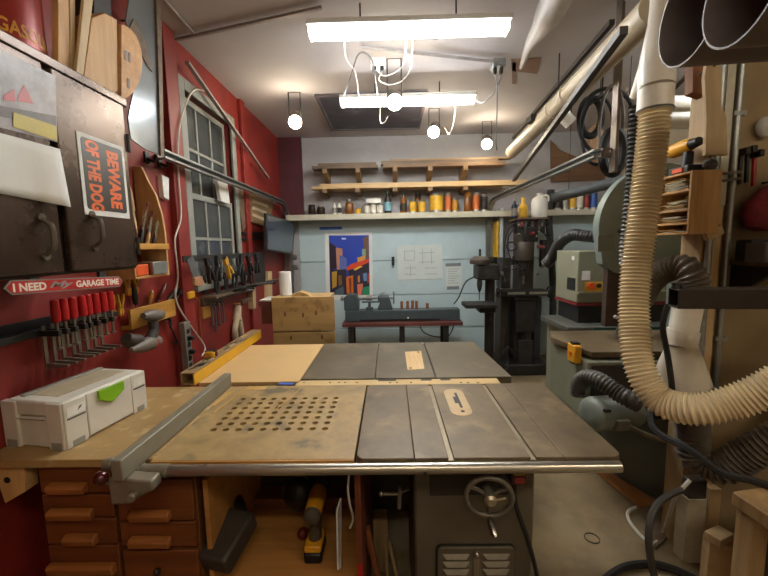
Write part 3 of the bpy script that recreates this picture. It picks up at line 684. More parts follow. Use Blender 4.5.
# heat gun hanging by its handle
hg = thing('heat_gun', 'grey pistol-shaped heat gun hanging below the tool holder', 'heat gun', W(145, 350, X=XL))
X_ = XL + .115
gm = mat('heat_gun_grey', '#6a6259', .45, var=.12); gd = mat('heat_gun_dark', '#3a342f', .5)
put('barrel', B().lathe([(.017, 0), (.021, .02), (.03, .04), (.033, .12), (.028, .16), (.02, .168)], W(143, 316, X=X_) , W(168, 314, X=X_) - W(143, 316, X=X_), 20), gm, hg)
put('grip', B().tube([W(153, 321, X=X_), W(154, 330, X=X_), W(149, 342, X=X_)], [.026, .028, .032], 14), gd, hg)
put('base_housing', B().tube([W(131, 350, X=X_), W(139, 347, X=X_), W(150, 343, X=X_), W(157, 341, X=X_)], [.012, .034, .042, .034], 16), gm, hg)
p = W(156.5, 343, X=X_ + .03); put('dial', B().cyl(p - V(.012, 0, 0), p + V(.008, -.003, 0), .019), redp, hg)
put('air_scoop', B().tube([W(126, 338, X=X_ - .02), W(130, 341, X=X_ - .02), W(140, 340, X=X_ - .01)], [.028, .04, .03], 14), gd, hg)
p = W(150, 318, X=X_); put('hanger', B().tube([p, (XL + .0605, p.y, p.z + .01)], .006), darksteel, hg)
# locking pliers hook
lp = thing('locking_pliers', 'dark hooked pliers hanging beside the heat gun', 'pliers', W(172, 345, X=XL))
put('jaw', B().tube(spline([W(166, 317, X=XL + .03), W(170, 320, X=XL + .03), W(171, 328, X=XL + .03)]), .009), darksteel, lp)
put('handle', B().tube(spline([W(169, 322, X=XL + .03), W(173, 332, X=XL + .03), W(177, 341, X=XL + .03), W(177, 344, X=XL + .03), W(173, 342, X=XL + .03)]), .006), darksteel, lp)
p = W(169, 319, X=XL + .03); put('hook', B().tube([p, (XL, p.y, p.z)], .005), darksteel, lp)

# ---------------------------------------------------------------- wooden tool shelf past the cabinet
ts = thing('tool_shelf', 'small wooden wall shelf with a rounded end panel', 'shelf', W(150, 270, X=XL))
yN, yFar = W(134, 250, X=XL + .16).y, W(167, 250, X=XL + .16).y
sd = [(XL, yFar, W(165, 275, X=XL).z)]
zb, zt = W(168, 274, X=XL + .08).z, W(150, 167, X=XL + .08).z
prof = [(0, zb), (.155, zb), (.155, zb + .25), (.145, zb + .36), (.12, zb + .47), (.085, zb + .54), (.05, zt - .005), (0, zt)]
put('end_panel', B().prism([(XL + x, yFar, z) for x, z in prof], (0, .016, 0)), pinez, ts, bevel=.002)
put('end_panel', B().prism([(XL + x, yN, z) for x, z in prof[:2] + [(.15, zb + .14), (.0, zb + .2)]], (0, .012, 0)), pinez, ts, bevel=.002)
sz1 = W(150, 249, X=XL + .155).z
for z in (zb, sz1): put('shelf_board', B().box(XL, XL + .155, yN + .012, yFar, z, z + .014), pine, ts, bevel=.002)
put('lip', B().box(XL + .155, XL + .167, yN, yFar + .016, sz1 - .002, sz1 + .03), hw_, ts, bevel=.002)
tl = [('flat steel file leaning in the wooden wall shelf', steel), ('black-handled chisel leaning in the wooden wall shelf', black), ('wooden-handled rasp leaning in the wooden wall shelf', pinez), ('dark steel scraper leaning in the wooden wall shelf', darksteel), ('bright steel cold chisel in the wooden wall shelf', chrome), ('stubby dark red awl in the wooden wall shelf', scol[2]), ('long grey rod leaning in the wooden wall shelf', galv), ('pale wooden paddle leaning in the wooden wall shelf', palez), ('thin black punch leaning in the wooden wall shelf', black)]
for k, (lab, m) in enumerate(tl):
    y = yN + .09 + (yFar - yN - .17) * k / 8; x = XL + (.022, .062)[k % 2]
    L_ = (.24, .2, .3, .18, .17, .13, .28, .34, .16)[k]; tilt = .2
    c0 = V(x, y, sz1 + .0205); d = V(.04, -tilt, 1).normalized(); t = thing('hand_tool', lab, 'hand tool', c0, 'tools in the wooden wall shelf')
    put('blade', B().bar(c0, c0 + d * L_ * .55, .014, .005), steel if m in (black, pinez, scol[2]) else m, t)
    put('handle', B().lathe([(.007, 0), (.012, .01), (.013, L_ * .3), (.008, L_ * .45)], c0 + d * L_ * .55, d, 10), m, t)
tl2 = ['bright narrow steel chisel', 'long shiny file with red handle', 'short shiny gouge', 'dark-handled bright gouge', 'wide bright paint scraper', 'thin bright needle file', 'shiny stepped reamer', 'dull steel drift punch']
for k, lab in enumerate(tl2[:5]):
    y = yN + .06 + (yFar - yN - .14) * (k + .5) / 5; x = XL + (.142, .112)[k % 2]; L_ = (.2, .27, .17, .22, .15, .24, .19, .16)[k]
    c0 = V(x, y, sz1 + .0205); d = V(-.02, (.45, .5)[k % 2], 1).normalized(); t = thing('hand_tool', lab + ' leaning at the front of the wooden wall shelf', 'hand tool', c0, 'tools in the wooden wall shelf')
    put('blade', B().bar(c0 + d * L_ * .45, c0 + d * L_, (.014, .016, .018, .016, .02, .008, .012, .012)[k], .004), chrome, t)
    put('handle', B().lathe([(.006, 0), (.010, .008), (.011, L_ * .3), (.007, L_ * .45)], c0, d, 10), (black, scol[2], pinez, black, scol[3], black, steel, darksteel)[k], t)
one('parts_box', 'orange plastic box on the bottom of the wooden wall shelf', 'box', B().box(XL + .04, XL + .15, yN + .02, yN + .12, zb + .0145, zb + .075), orangep, bevel=.006)
one('parts_box', 'grey metal box on the bottom of the wooden wall shelf', 'box', B().box(XL + .05, XL + .17, yN + .13, yFar - .02, zb + .0145, zb + .085), galv, bevel=.004)
for u, v in ((149, 158), (162, 163)):
    p = W(u, v, X=XL + .02)
    one('wall_hook', 'black wall hook screwed to red wall above the tool shelf', 'hook', B().box(XL, XL + .012, p.y - .02, p.y + .02, p.z - .03, p.z + .035).tube(spline([(XL + .005, p.y, p.z + .0), (XL + .05, p.y, p.z - .02), (XL + .06, p.y, p.z + .02)]), .009), black, 'black hooks above the tool shelf')
one('wall_card', 'small white card pinned to the red wall beside the tool shelf', 'card', quad([(162, 175), (169, 178), (169, 200), (164, 197)], (-.03, 0, 0), X=XL + .03), paper, smooth=False)

# ---------------------------------------------------------------- power strip and cords
ps = thing('power_strip', 'grey metal power strip screwed upright to the red wall', 'power strip', W(188, 370, X=XL))
a, b_ = W(189, 372, X=XL + .07), W(185, 322, X=XL + .07); yy = (a.y + b_.y) / 2
put('housing', B().box(XL + .046, XL + .086, yy - .035, yy + .035, a.z, b_.z), mat('strip_grey', '#8d8a80', .4, .4), ps, bevel=.004)
hN = (b_.z - a.z)
for k in range(6): put('outlet', B().box(XL + .086, XL + .089, yy - .018, yy + .018, a.z + hN * (.1 + .135 * k), a.z + hN * (.1 + .135 * k) + .03), black, ps, bevel=.002)
for k in (2, 4): put('plug', B().box(XL + .089, XL + .12, yy - .012, yy + .02, a.z + hN * (.1 + .135 * k), a.z + hN * (.1 + .135 * k) + .028), black, ps, bevel=.005)
whc = mat('white_cord', '#c9c3b5', .5)
def cord(label, pts, r, m, name='cord', n=8, grp=None): return one(name, label, 'cord', B().tube(spline(pts, n), r, 6), m, grp)
cord('thin white cord running down the red post from the ceiling', [W(205, 91, X=XL + .03), W(192, 92, X=XL + .05), W(180, 125, X=XL + .056), W(178, 165, X=XL + .056), W(181, 215, X=XL + .056), W(175, 240, X=XL + .056), W(178, 275, X=XL + .056), W(176, 300, X=XL + .056), W(190, 325, X=XL + .05), W(203, 343, X=XL + .04), W(205, 350, X=XL + .06), W(202, 356, X=XL + .10)], .006, whc, 'white_cord')
cord('brown cord hanging from the yellow plug on the wall', [W(194, 297, X=XL + .045), W(199, 303, X=XL + .02), W(200, 325, X=XL + .012), W(201, 338, X=XL + .012)], .006, mat('brown_cord', '#8a4a24', .5), 'appliance_cord')
yp = W(188, 295, X=XL + .03)
one('cord_plug', 'yellow plug connector on the red wall above power strip', 'plug', B().box(XL, XL + .06, yp.y - .04, yp.y + .05, yp.z - .03, yp.z + .025), yellowp, bevel=.012)

# ---------------------------------------------------------------- crowded hand tool rail under the window
RL = W(199, 285, X=XL).y, W(247, 278, X=XL).y
rz2 = 1.21
tr = thing('tool_rail', 'long wooden rail crowded with pliers below the window', 'tool rail', (XL, (RL[0] + RL[1]) / 2, rz2))
put('rail_board', B().box(XL, XL + .13, RL[0], RL[1] + .04, rz2, rz2 + .022), oldwood, tr, bevel=.002)
put('back_board', B().box(XL, XL + .02, RL[0], RL[1] + .04, rz2 - .05, rz2), oldwood, tr)
def pliers(label, loc, r3, m, grp):
    t = thing('pliers', label, 'pliers', loc, grp)
    for q in (-1, 1):
        b = B().tube(spline([(0, q * .004, .0), (0, q * .022, -.04), (0, q * .026, -.09), (0, q * .018, -.14)], 4), [.006] + [.0085] * 12, 8); b.v = [Vector(loc) + r3 @ v for v in b.v]; put('handle', b, m, t)
        b = B().prism([(-.005, q * .001, 0), (-.005, q * .016, .005), (-.005, q * .012, .04), (-.005, q * .003, .065), (-.005, q * .001, .065)], (.01, 0, 0)); b.v = [Vector(loc) + r3 @ v for v in b.v]; put('jaw', b, steel, t)
    b = B().cyl((-.008, 0, 0), (.008, 0, 0), .013, n=14); b.v = [Vector(loc) + r3 @ v for v in b.v]; put('rivet', b, darksteel, t)
    return t
rnd = random.Random(11)
hm = [black, scol[3], black, mat('handle_teal', '#27464a', .4), black, scol[2]]
pm = []
for k in range(6):
    pm.append(pliers('dark-handled pliers standing in the crowded tool rail', (XL + .06, RL[0], rz2 + .18), rot(), hm[k], 'pliers in the tool rail'))
n_pl = 16
for k in range(n_pl):
    y = RL[0] + (RL[1] - RL[0]) * (k + .5) / n_pl; src = pm[k % 6]; x = XL + (.03, .10, .065)[k % 3]
    tgt = src if k < 6 else dup(src)
    tgt.location = (x, y, rz2 + .022 + .152); tgt.rotation_euler = (rnd.uniform(-.2, .2), rnd.uniform(-.06, .06), rnd.uniform(-.3, .3))
rnd = random.Random(3)
for k, (u, v, m) in enumerate(((207, 258, black), (216, 258, black), (226, 260, ymat), (240, 262, black), (248, 258, black), (256, 258, black))):
    p = W(u, v, X=XL + .16)
    lab = 'yellow-tipped spring clamp among the black ones' if m is ymat else 'big black spring clamp gripping the tool rail strip'
    t = spring_clamp(lab, V(XL + .1535, p.y, W(220, 258, X=XL + .15).z - .06), rot(rx=.3 * (-1) ** k + .15 * (k % 3)), 1.25, m, 'black spring clamps under the window' if m is black else None, tip=darksteel)
sr = one('clamp_strip', 'dark steel strip along window sill carrying spring clamps', 'strip', B().box(XL + .145, XL + .152, RL[0] - .46, RL[1] + .02, W(220, 258, X=XL + .15).z - .012, W(220, 258, X=XL + .15).z + .03).box(XL, XL + .146, RL[0], RL[0] + .02, W(220, 258, X=XL + .15).z - .01, W(220, 258, X=XL + .15).z + .01).box(XL, XL + .146, RL[1], RL[1] + .02, W(220, 258, X=XL + .15).z - .01, W(220, 258, X=XL + .15).z + .01), darksteel)
rnd = random.Random(17)
for k in range(12):   # tools poking out of the rail towards the room
    y = RL[0] + .06 + (RL[1] - RL[0] - .1) * (k + .5) / 12; z = rz2 + .030 + .0 * k; L_ = rnd.uniform(.14, .24); a = rnd.uniform(-.12, .12)
    p = V(XL + .132, y, z); d = V(math.cos(a), math.sin(a), rnd.uniform(.02, .2)).normalized(); lab = ('steel-shafted nut driver poking out of the tool rail', 'dark-handled awl poking out of the tool rail', 'grey handled rod poking out of the tool rail')[k % 3]
    t = thing('rail_tool', lab, 'hand tool', p, 'tools poking out of the tool rail'); put('shaft', B().cyl(p + V(-.05, 0, 0), p + d * L_ * .45, .005, n=8), steel, t)
    put('handle', B().lathe([(.007, 0), (.012, .012), (.013, L_ * .4), (.007, L_ * .55)], p + d * L_ * .45, d, 10), (black, darksteel, galv)[k % 3], t)
hs = thing('hand_saw', 'wooden-handled hand saw standing in front of the window', 'hand saw', W(208, 284, X=XL + .21))
zk = W(220, 258, X=XL + .15).z + .034
put('blade', quad([(187, 260), (193, 256), (202, 280), (196, 284)], (-.0045, 0, 0), X=XL + .157), steel, hs)
put('grip', quad([(195, 278), (202, 276), (205, 284), (199, 287), (195, 285)], (-.022, 0, 0), X=XL + .175), wood('saw_grip', '#b98a63', '#8f6543', 'Z'), hs, bevel=.004)
wr = None
for k, (u, v0, v1) in enumerate(((212, 303, 326), (215, 303, 331), (219, 301, 325), (223, 300, 322), (208, 306, 318))):
    p, q = W(u, v0, X=XL + .025), W(u, v1, X=XL + .025)
    if k == 4: one('wood_scrap', 'small pale wood block nailed to the wall behind the wrenches', 'block', B().box(XL, XL + .015, p.y - .06, p.y + .06, q.z, p.z), hw_); continue
    t = thing('wrench', 'steel combination wrench hanging on the red wall', 'wrench', V(XL, p.y, q.z), 'wrenches hanging on the red wall')
    put('shank', B().box(XL + .02, XL + .026, p.y - .008, p.y + .008, q.z + .02, p.z - .02), steel, t)
    put('box_end', B().ring((XL + .023, p.y, p.z - .012), (1, 0, 0), .013, .006, 16, 8), steel, t)
    put('open_end', B().prism([(XL + .018, p.y + a, q.z + b) for a, b in ((-.008, .024), (-.018, .01), (-.016, -.008), (-.007, -.004), (0, .008), (.007, -.004), (.016, -.008), (.018, .01), (.008, .024))], (.009, 0, 0)), steel, t)
    put('nail', B().cyl((XL, p.y, p.z - .012), (XL + .035, p.y, p.z - .012), .004, n=8), darksteel, t)
gl = thing('work_glove', 'pale work glove hanging from a peg on the red wall', 'glove', W(238, 345, X=XL))
glm = mat('glove_cloth', '#bba88a', .85, bump=.2)
put('cuff', B().tube([W(238, 306, X=XL + .03), W(237, 320, X=XL + .035)], [.03, .04], 12), glm, gl)
put('finger', B().tube(spline([W(237, 318, X=XL + .035), W(235, 330, X=XL + .04), W(236, 342, X=XL + .03)]), .028, 10), glm, gl)
put('finger', B().tube(spline([W(239, 318, X=XL + .035), W(241, 330, X=XL + .04), W(242, 340, X=XL + .03)]), .026, 10), glm, gl)
p = W(237, 304, X=XL + .03); put('peg', B().cyl((XL, p.y, p.z), (XL + .06, p.y, p.z), .01), pine, gl)
one('wood_peg_strip', 'thin wooden strip slanting above the hanging glove', 'strip', quad([(242, 301), (250, 297), (251, 300), (243, 304)], (-.03, 0, 0), X=XL + .03), oldwood)
one('paint_stirrer', 'pale pink-tipped stick hanging by the crate', 'stick', quad([(252.5, 287), (255.5, 286), (256, 308), (253.5, 309)], (-.05, 0, 0), X=XL + .05), palez)
one('wall_stick', 'tan vertical batten fixed to the wall behind the crate', 'batten', quad([(268, 272), (272, 271), (272.5, 304), (268.5, 304)], (-.05, 0, 0), X=XL + .05), palez)

# ---------------------------------------------------------------- plaque, screen, brackets further along the wall
pq = thing('wooden_plaque', 'carved wooden plaque on the wall beside the screen', 'plaque', W(258, 225, X=XL))
put('board', quad([(247, 192), (274, 202), (268, 228), (249, 221)], (-.02, 0, 0), X=XL + .02), wood('plaque_wood', '#8a6f4c', '#655036', 'Y'), pq)
for k in range(3):
    put('carved_line', quad([(252, 199 + 7 * k), (268 - k * 2, 205 + 6.6 * k), (268 - k * 2, 208 + 6.6 * k), (252, 202 + 7 * k)], (.004, 0, 0), X=XL + .02), mat('plaque_letters', '#ab987a', .6), pq)
one('wall_placard', 'dark triangular panel between window and plaque', 'panel', quad([(237, 187), (246, 190), (247, 225), (243, 232)], (-.01, 0, 0), X=XL + .012), oldwood)
tv = thing('monitor', 'flat grey monitor on a wall arm in the back corner', 'monitor', W(281, 252, X=-1.33))
put('bezel', quad([(267, 213), (295, 222.5), (293, 254), (267, 250)], (-.035, 0, 0), X=-1.28), mat('bezel_black', '#1a1b1d', .3), tv, bevel=.004)
put('screen', quad([(268, 215), (294, 223.5), (292, 252), (268, 248.5)], (.002, 0, 0), X=-1.28), mat('screen_glass', '#3c434f', .12, var=.1), tv, smooth=False)
p = W(280, 234, X=-1.31); put('wall_arm', B().bar((-1.315, p.y, p.z), (XL + .016, p.y, p.z), .04, .03), black, tv)
br = thing('steel_bracket', 'black steel shelf bracket by the monitor', 'bracket', W(252, 240, X=XL))
put('arm', B().prism([W(243, 232, X=XL + .02), W(264, 232, X=XL + .02), W(264, 235, X=XL + .02), W(243, 235, X=XL + .02)], (-.02, 0, 0)), black, br)
put('arm', B().prism([W(243, 238, X=XL + .02), W(264, 236, X=XL + .02), W(264, 239, X=XL + .02), W(243, 241, X=XL + .02)], (-.02, 0, 0)), black, br)
one('steel_plate', 'dark steel plate leaning on the wall under the monitor', 'plate', quad([(251, 254), (264, 252), (266, 281), (252, 284)], (-.02, 0, 0), X=XL + .02), darksteel)

# ---------------------------------------------------------------- systainer style tool case
cn = V(-1.202, 1.276, T); dL = V(.155, .988, 0).normalized(); dW = V(-dL.y, dL.x, 0); cl_, cw_, ch_ = .372, .252, .182
def cs(l, w, h): return cn + dL * l + dW * w + V(0, 0, h)
def csbox(l0, l1, w0, w1, h0, h1):
    return B().add([cs(a, b, c) for c in (h0, h1) for a, b in ((l0, w0), (l1, w0), (l1, w1), (l0, w1))], [(3, 2, 1, 0), (4, 5, 6, 7), (0, 1, 5, 4), (1, 2, 6, 5), (2, 3, 7, 6), (3, 0, 4, 7)])
tc_ = thing('tool_case', 'light grey plastic tool case with green latch', 'tool case', cs(.19, .13, 0))
cm = mat('case_grey', '#cfcabd', .45, var=.04); cm2 = mat('case_grey_dark', '#8d8a80', .5); cm3 = mat('case_line', '#5d5a54', .6)
put('case_body', csbox(.004, cl_ - .004, .004, cw_ - .004, 0, ch_ * .66), cm, tc_, bevel=.008)
put('lid', csbox(0, cl_, 0, cw_, ch_ * .66 + .002, ch_), cm, tc_, bevel=.009)
for a, b_ in ((.0, .085), (.295, cl_)): put('corner_pillar', csbox(a, b_, -.006, .02, 0, ch_ * .98), cm, tc_, bevel=.004)
for w0 in (.0, .20): put('corner_pillar', csbox(-.006, .02, w0, w0 + .068, .0, ch_ * .98), cm, tc_, bevel=.004)
put('front_panel', csbox(.092, .295, -.004, .01, .01, ch_ * .97), cm, tc_, bevel=.003)
for a, b_ in ((.01, .08), (.303, .364)):
    put('seam_line', csbox(a, b_, -.0075, -.005, ch_ * .60, ch_ * .64), cm3, tc_)
    put('label_window', csbox(a, b_, -.0072, -.005, ch_ * .67, ch_ * .86), mat('label_card', '#e2dfd6', .5), tc_)
    put('foot_latch', csbox(a + .012, b_ - .012, -.0075, -.005, .004, .026), cm2, tc_)
for w0 in (.01, .21): put('foot_latch', csbox(-.0075, -.005, w0, w0 + .045, .0, .03), cm2, tc_)
put('seam_line', csbox(-.0075, -.005, .075, .2, ch_ * .62, ch_ * .63), cm3, tc_)
gm_ = mat('latch_green', '#7fb41e', .4, var=.06)
pts = [(.135, .165), (.252, .165), (.252, .13), (.218, .112), (.19, .10), (.165, .112), (.135, .13)]
put('latch', B().prism([cs(a, -.004, b * ch_ / .172) for a, b in pts], -dW * -1 * .0 + (-dW) * .012), gm_, tc_, bevel=.003)
put('handle_recess', csbox(.05, .34, .07, .2, ch_ - .001, ch_ + .002), mat('case_lid_inset', '#b0a286', .55), tc_)
put('handle', csbox(.03, .36, .2, .226, ch_ + .0, ch_ + .008), cm2, tc_, bevel=.003)
put('logo_mark', B().prism([cs(.05, -.0078, .132), cs(.058, -.0078, .148), cs(.07, -.0078, .148), cs(.06, -.0078, .139)], -dW * .0006), cm3, tc_, smooth=False)

# ---------------------------------------------------------------- tools lying on the yellow channel
zc = T + .0705
tm = thing('tape_measure', 'yellow and black tape measure on the steel channel', 'tape measure', W(225, 357, Z=zc)); c_ = W(223, 357, Z=zc); c_.x = -1.10
put('case', B().box(c_.x - .03, c_.x + .03, c_.y - .035, c_.y + .035, zc, zc + .042), yellowp, tm, bevel=.012)
put('side_label', B().cyl((c_.x + .029, c_.y, zc + .021), (c_.x + .032, c_.y, zc + .021), .016), black, tm)
put('grip_band', B().box(c_.x - .031, c_.x + .031, c_.y - .02, c_.y + .02, zc + .038, zc + .044), black, tm)
for k in range(9):
    y = (1.96, 1.99, 2.03, 2.07, 2.12, 2.36, 2.44, 2.52, 2.6)[k]; a = (1.2, 1.35, 1.25, 1.45, 1.3, 1.5, 1.35, 1.2, 1.4)[k]; d = V(math.cos(a), math.sin(a), 0); L_ = .10 + .02 * (k % 3)
    p = V(-1.115 + .02 * (k % 2), y, zc + .003)
    t = thing('steel_rod_tool', 'small steel tool lying on the yellow channel', 'hand tool', p, 'small tools on the yellow channel')
    put('shaft', B().bar(p, p + d * L_ * .45, .006, .006), steel, t); put('handle', B().bar(p + d * L_ * .45 + V(0, 0, .001), p + d * L_ + V(0, 0, .001), .013, .008), (darksteel, steel, palez)[k % 3], t)
# ================================================================ BACK WALL
# door tracks
def track(n, s):
    X = (XL + .11) if s < 0 else 1.33; zt = 2.165 if s < 0 else 2.15
    y0 = W(160, 145, X=X).y if s < 0 else W(598, 152, X=X).y
    t = thing('door_track', 'galvanised door track curving down beside the ' + ('red wall' if s < 0 else 'milling machine'), 'track', (X, 4.0, 0))
    R = .32; yv = YB - .07
    path = [(X, y0, zt), (X, y0 + .4, zt), (X, yv - R - .5, zt), (X, yv - R, zt)] + [(X, yv - R + R * math.sin(PI / 2 * k / 8), zt - R + R * math.cos(PI / 2 * k / 8)) for k in range(1, 9)] + [(X, yv, 1.0), (X, yv, 0)]
    b = B(); prof = [(-.024, -.022), (-.024, .022), (-.012, .026), (.028, .026), (.028, .014), (.024, .014), (.024, .022), (-.012, .022), (-.020, .018), (-.020, -.018), (-.012, -.022), (.024, -.022), (.024, -.014), (.028, -.014), (.028, -.026), (-.012, -.026)]
    vs = []; m = len(prof)
    for i, p in enumerate(path):
        a, c = Vector(path[max(0, i - 1)]), Vector(path[min(len(path) - 1, i + 1)]); tg = (c - a).normalized(); up = V(1, 0, 0).cross(tg)
        vs += [Vector(p) + V(-s, 0, 0) * q[0] + up * q[1] for q in prof]
    fs = [(i * m + k, i * m + (k + 1) % m, (i + 1) * m + (k + 1) % m, (i + 1) * m + k) for i in range(len(path) - 1) for k in range(m)] + [list(range(m)), list(range((len(path) - 1) * m, len(path) * m))]
    b.add(vs, fs); put('channel', b, galv, t, ang=30)
    if s < 0:
        for y in (y0 + .1, y0 + 2.55): put('wall_bracket', B().bar((X - .02, y, zt), (XL + .0005, y, zt), .03, .02), galv, t)
    return X, y0, zt
track(1, -1); TX, TY, TZ = track(2, 1)
# post hanging the right track from the ceiling
hp = one('track_hanger', 'brownish steel angle hanging from the ceiling by the ribbed hose', 'hanger', B().box(TX + .085, TX + .091, TY - .04, TY + .02, TZ - .12, HC).box(TX + .091, TX + .135, TY + .014, TY + .02, TZ - .12, HC).box(TX + .03, TX + .086, TY + .0, TY + .02, TZ - .03, TZ + .03), mat('hanger_steel', '#7a7066', .45, .5))
# lumber rack brackets and boards
rackw = wood('rack_bracket_wood', '#8f7350', '#6e5538', 'Y')
SHZ = W(390, 213, Y=YB - .22).z
sh = thing('wall_shelf', 'pale shelf board along the door header holding cans', 'shelf', (.8, YB - .1, SHZ))
put('shelf_board', B().box(XL + .12, XR - .01, YB - .22, YB + .019, SHZ - .022, SHZ), palewood, sh, bevel=.002)
put('fascia', B().box(XL + .12, XR - .01, YB - .235, YB - .221, SHZ - .075, SHZ - .002), mat('shelf_fascia', '#b9b5a2', .6, var=.08), sh, bevel=.003)
YW = YB + .019
bu = (325, 358, 395, 430, 465)
for lev, (vv, off) in enumerate(((181, 0), (161, 0))):
    for k, u in enumerate(bu):
        p = W(u, vv + 9, Y=YB - .25); z = W(395, vv + 7, Y=YB - .25).z
        arm = B().prism([(p.x - .03, YW, z), (p.x - .03, YB - .30, z), (p.x - .03, YB - .30, z - .05), (p.x - .03, YB - .1, z - .06 - .1 * lev), (p.x - .03, YW, z - .07 - .13 * lev)], (.06, 0, 0))
        one('rack_bracket', ('lower' if lev == 0 else 'upper') + ' wooden bracket of the lumber rack on the back wall', 'bracket', arm, rackw, ('lower' if lev == 0 else 'upper') + ' brackets of the lumber rack', bevel=.003)
zl = W(395, 188, Y=YB - .25).z; zu = W(395, 168, Y=YB - .25).z
def lumber(label, u0, u1, v, z0, thick, ya, yb_, m, rz=0., grp='lumber on the back wall rack'):
    a, b = W(u0, v, Y=YB - .25), W(u1, v, Y=YB - .25)
    return one('lumber_board', label, 'board', B().obox(((a.x + b.x) / 2, (ya + yb_) / 2, z0 + thick / 2), (b.x - a.x, yb_ - ya, thick), rot(rz=rz)), m, grp, bevel=.003)
lumber('longest pale board on the lower lumber rack', 312, 536, 184, zl + .0005, .035, YB - .29, YB - .16, palewood)
lumber('pale board behind the longest one on the lower rack', 316, 505, 184, zl + .0005, .045, YB - .15, YB - .03, palewood)
lumber('second pale board stacked on the lower lumber rack', 320, 530, 184, zl + .036, .03, YB - .28, YB - .17, palewood)
lumber('short weathered board on upper rack by the maroon pier', 312, 378, 165, zu + .0005, .04, YB - .29, YB - .12, oldwood)
lumber('weathered board stacked on the short one of upper rack', 318, 376, 165, zu + .041, .035, YB - .27, YB - .13, oldwood)
lumber('long brown board on the upper lumber rack', 383, 505, 165, zu + .0005, .045, YB - .29, YB - .1, wood('brown_board', '#8a6d50', '#654a33', 'X'))
lumber('grey live edge slab stacked on the upper rack', 381, 498, 165, zu + .046, .04, YB - .27, YB - .12, oldwood)
lumber('thin pale board topmost on the upper rack', 390, 512, 165, zu + .087, .022, YB - .25, YB - .14, wood('thin_board', '#a58a66', '#846846', 'X'))
# cans and jars on the shelf
gold = mat('can_gold', '#b5822a', .4, .2, var=.2, scale=40); amber = mat('jar_amber', '#7b4a1c', .25, var=.3, scale=30); tinm = mat('tin_metal', '#9a9890', .35, .8)
yel = mat('can_label_yellow', '#d2a52c', .45, var=.25, scale=40); blu = mat('can_label_blue', '#2d55a0', .45); wht = mat('can_label_white', '#cfccc0', .5, var=.15, scale=40); drk = mat('jar_dark', '#2c231d', .3); tl_ = mat('can_label_cyan', '#79a7b3', .45); rd = mat('can_label_red', '#8d2d22', .45); orn = mat('can_label_orange', '#c0662a', .45, var=.2, scale=50)
def can(label, u, w, h, kind, m, m2=None, y=None, zb=None):
    y = y or YB - .12; zb = SHZ if zb is None else zb; k = 1 / FPX * y; r = w * k / 2 * 1.02; H = h * k; x = W(u, 210, Y=y).x
    t = thing({'bottle': 'bottle', 'jar': 'jar'}.get(kind, 'paint_can'), label, {'bottle': 'bottle', 'jar': 'jar'}.get(kind, 'can'), (x, y, zb + .0005)); z = zb + .0006
    if kind == 'can':
        put('can_body', B().lathe([(r, 0), (r, H * .04), (r * .97, H * .06), (r * .97, H * .94), (r, H * .96), (r, H)], (x, y, z), n=18), tinm, t)
        put('paper_label', B().lathe([(r * .985, H * .12), (r * .985, H * .88)], (x, y, z), n=18), m, t)
        put('lid', B().cyl((x, y, z + H), (x, y, z + H + .004), r * .85, n=16), m2 or tinm, t)
    elif kind == 'jar':
        put('jar_body', B().lathe([(r * .9, 0), (r, H * .06), (r, H * .72), (r * .8, H * .8)], (x, y, z), n=18), m, t)
        put('lid', B().lathe([(r * .85, H * .8), (r * .87, H * .82), (r * .87, H), (r * .8, H)], (x, y, z), n=18), m2 or tinm, t)
    else:
        put('bottle_body', B().lathe([(r * .95, 0), (r, H * .04), (r, H * .6), (r * .45, H * .75), (r * .4, H * .88)], (x, y, z), n=18), m, t)
        put('bottle_cap', B().cyl((x, y, z + H * .88), (x, y, z + H), r * .48, n=14), m2 or black, t)
        put('paper_label', B().lathe([(r * 1.015, H * .12), (r * 1.015, H * .5)], (x, y, z), n=18), m2 or wht, t)
for a in (('small dark jar at the maroon end of the can shelf', 312, 7, 10, 'jar', drk, darksteel), ('grey-lidded murky jar beside the small dark jar', 321, 8, 9, 'jar', drk, tinm), ('slim white bottle on the can shelf', 334.5, 4, 13, 'bottle', wht, tinm), ('slim cream bottle next to the slim white one', 339.5, 4, 13, 'bottle', wht, drk),
          ('amber jar with steel lid on the can shelf', 349.5, 8, 14, 'jar', amber, tinm), ('low yellow tin beside the amber jar', 358, 6, 6, 'can', yel), ('small white tin beside the low yellow tin', 367, 6, 9, 'can', wht), ('small white tin between two other white tins', 373.5, 6, 10, 'can', wht), ('small white tin next to the pale blue labelled bottle', 380, 6, 9, 'can', wht),
          ('dark bottle with pale blue label on the can shelf', 388, 7, 22, 'bottle', drk, tl_), ('amber bottle with dark cap on the can shelf', 403.5, 7, 19, 'bottle', amber, drk), ('yellow can beside the amber bottle', 413, 7, 12, 'can', yel), ('tall amber jar behind the yellow cans', 418, 6, 19, 'jar', amber, drk, YB - .024), ('second yellow can by the tall amber jar', 422, 7, 12, 'can', yel),
          ('large yellow and blue tin on the can shelf', 436.5, 13, 18, 'can', yel, blu), ('gold can with orange label beside the large tin', 448, 6, 18, 'can', orn), ('short gold can beside the orange-labelled one', 455, 6, 13, 'can', gold), ('amber jar with a gold lid on the can shelf', 467.5, 7, 19, 'jar', amber, gold), ('red and gold can near the door track', 476, 7, 18, 'can', orn, gold), ('dark brown can beside the door track', 484, 7, 16, 'can', drk),
          ('black tin on the shelf past the jug', 557, 8, 17, 'can', drk), ('grey tin beside the black tin past the jug', 565, 7, 14, 'can', tinm), ('yellow-labelled tin past the jug', 572, 7, 15, 'can', yel), ('white-labelled tin past the jug', 579, 7, 16, 'can', wht), ('red-labelled tin past the jug', 586, 6, 15, 'can', rd), ('blue-labelled tin at the end near the band saw', 593, 7, 17, 'can', blu)):
    can(*a)
bt = bpy.data.objects['bottle']
p = W(436.5, 205, Y=YB - .12)
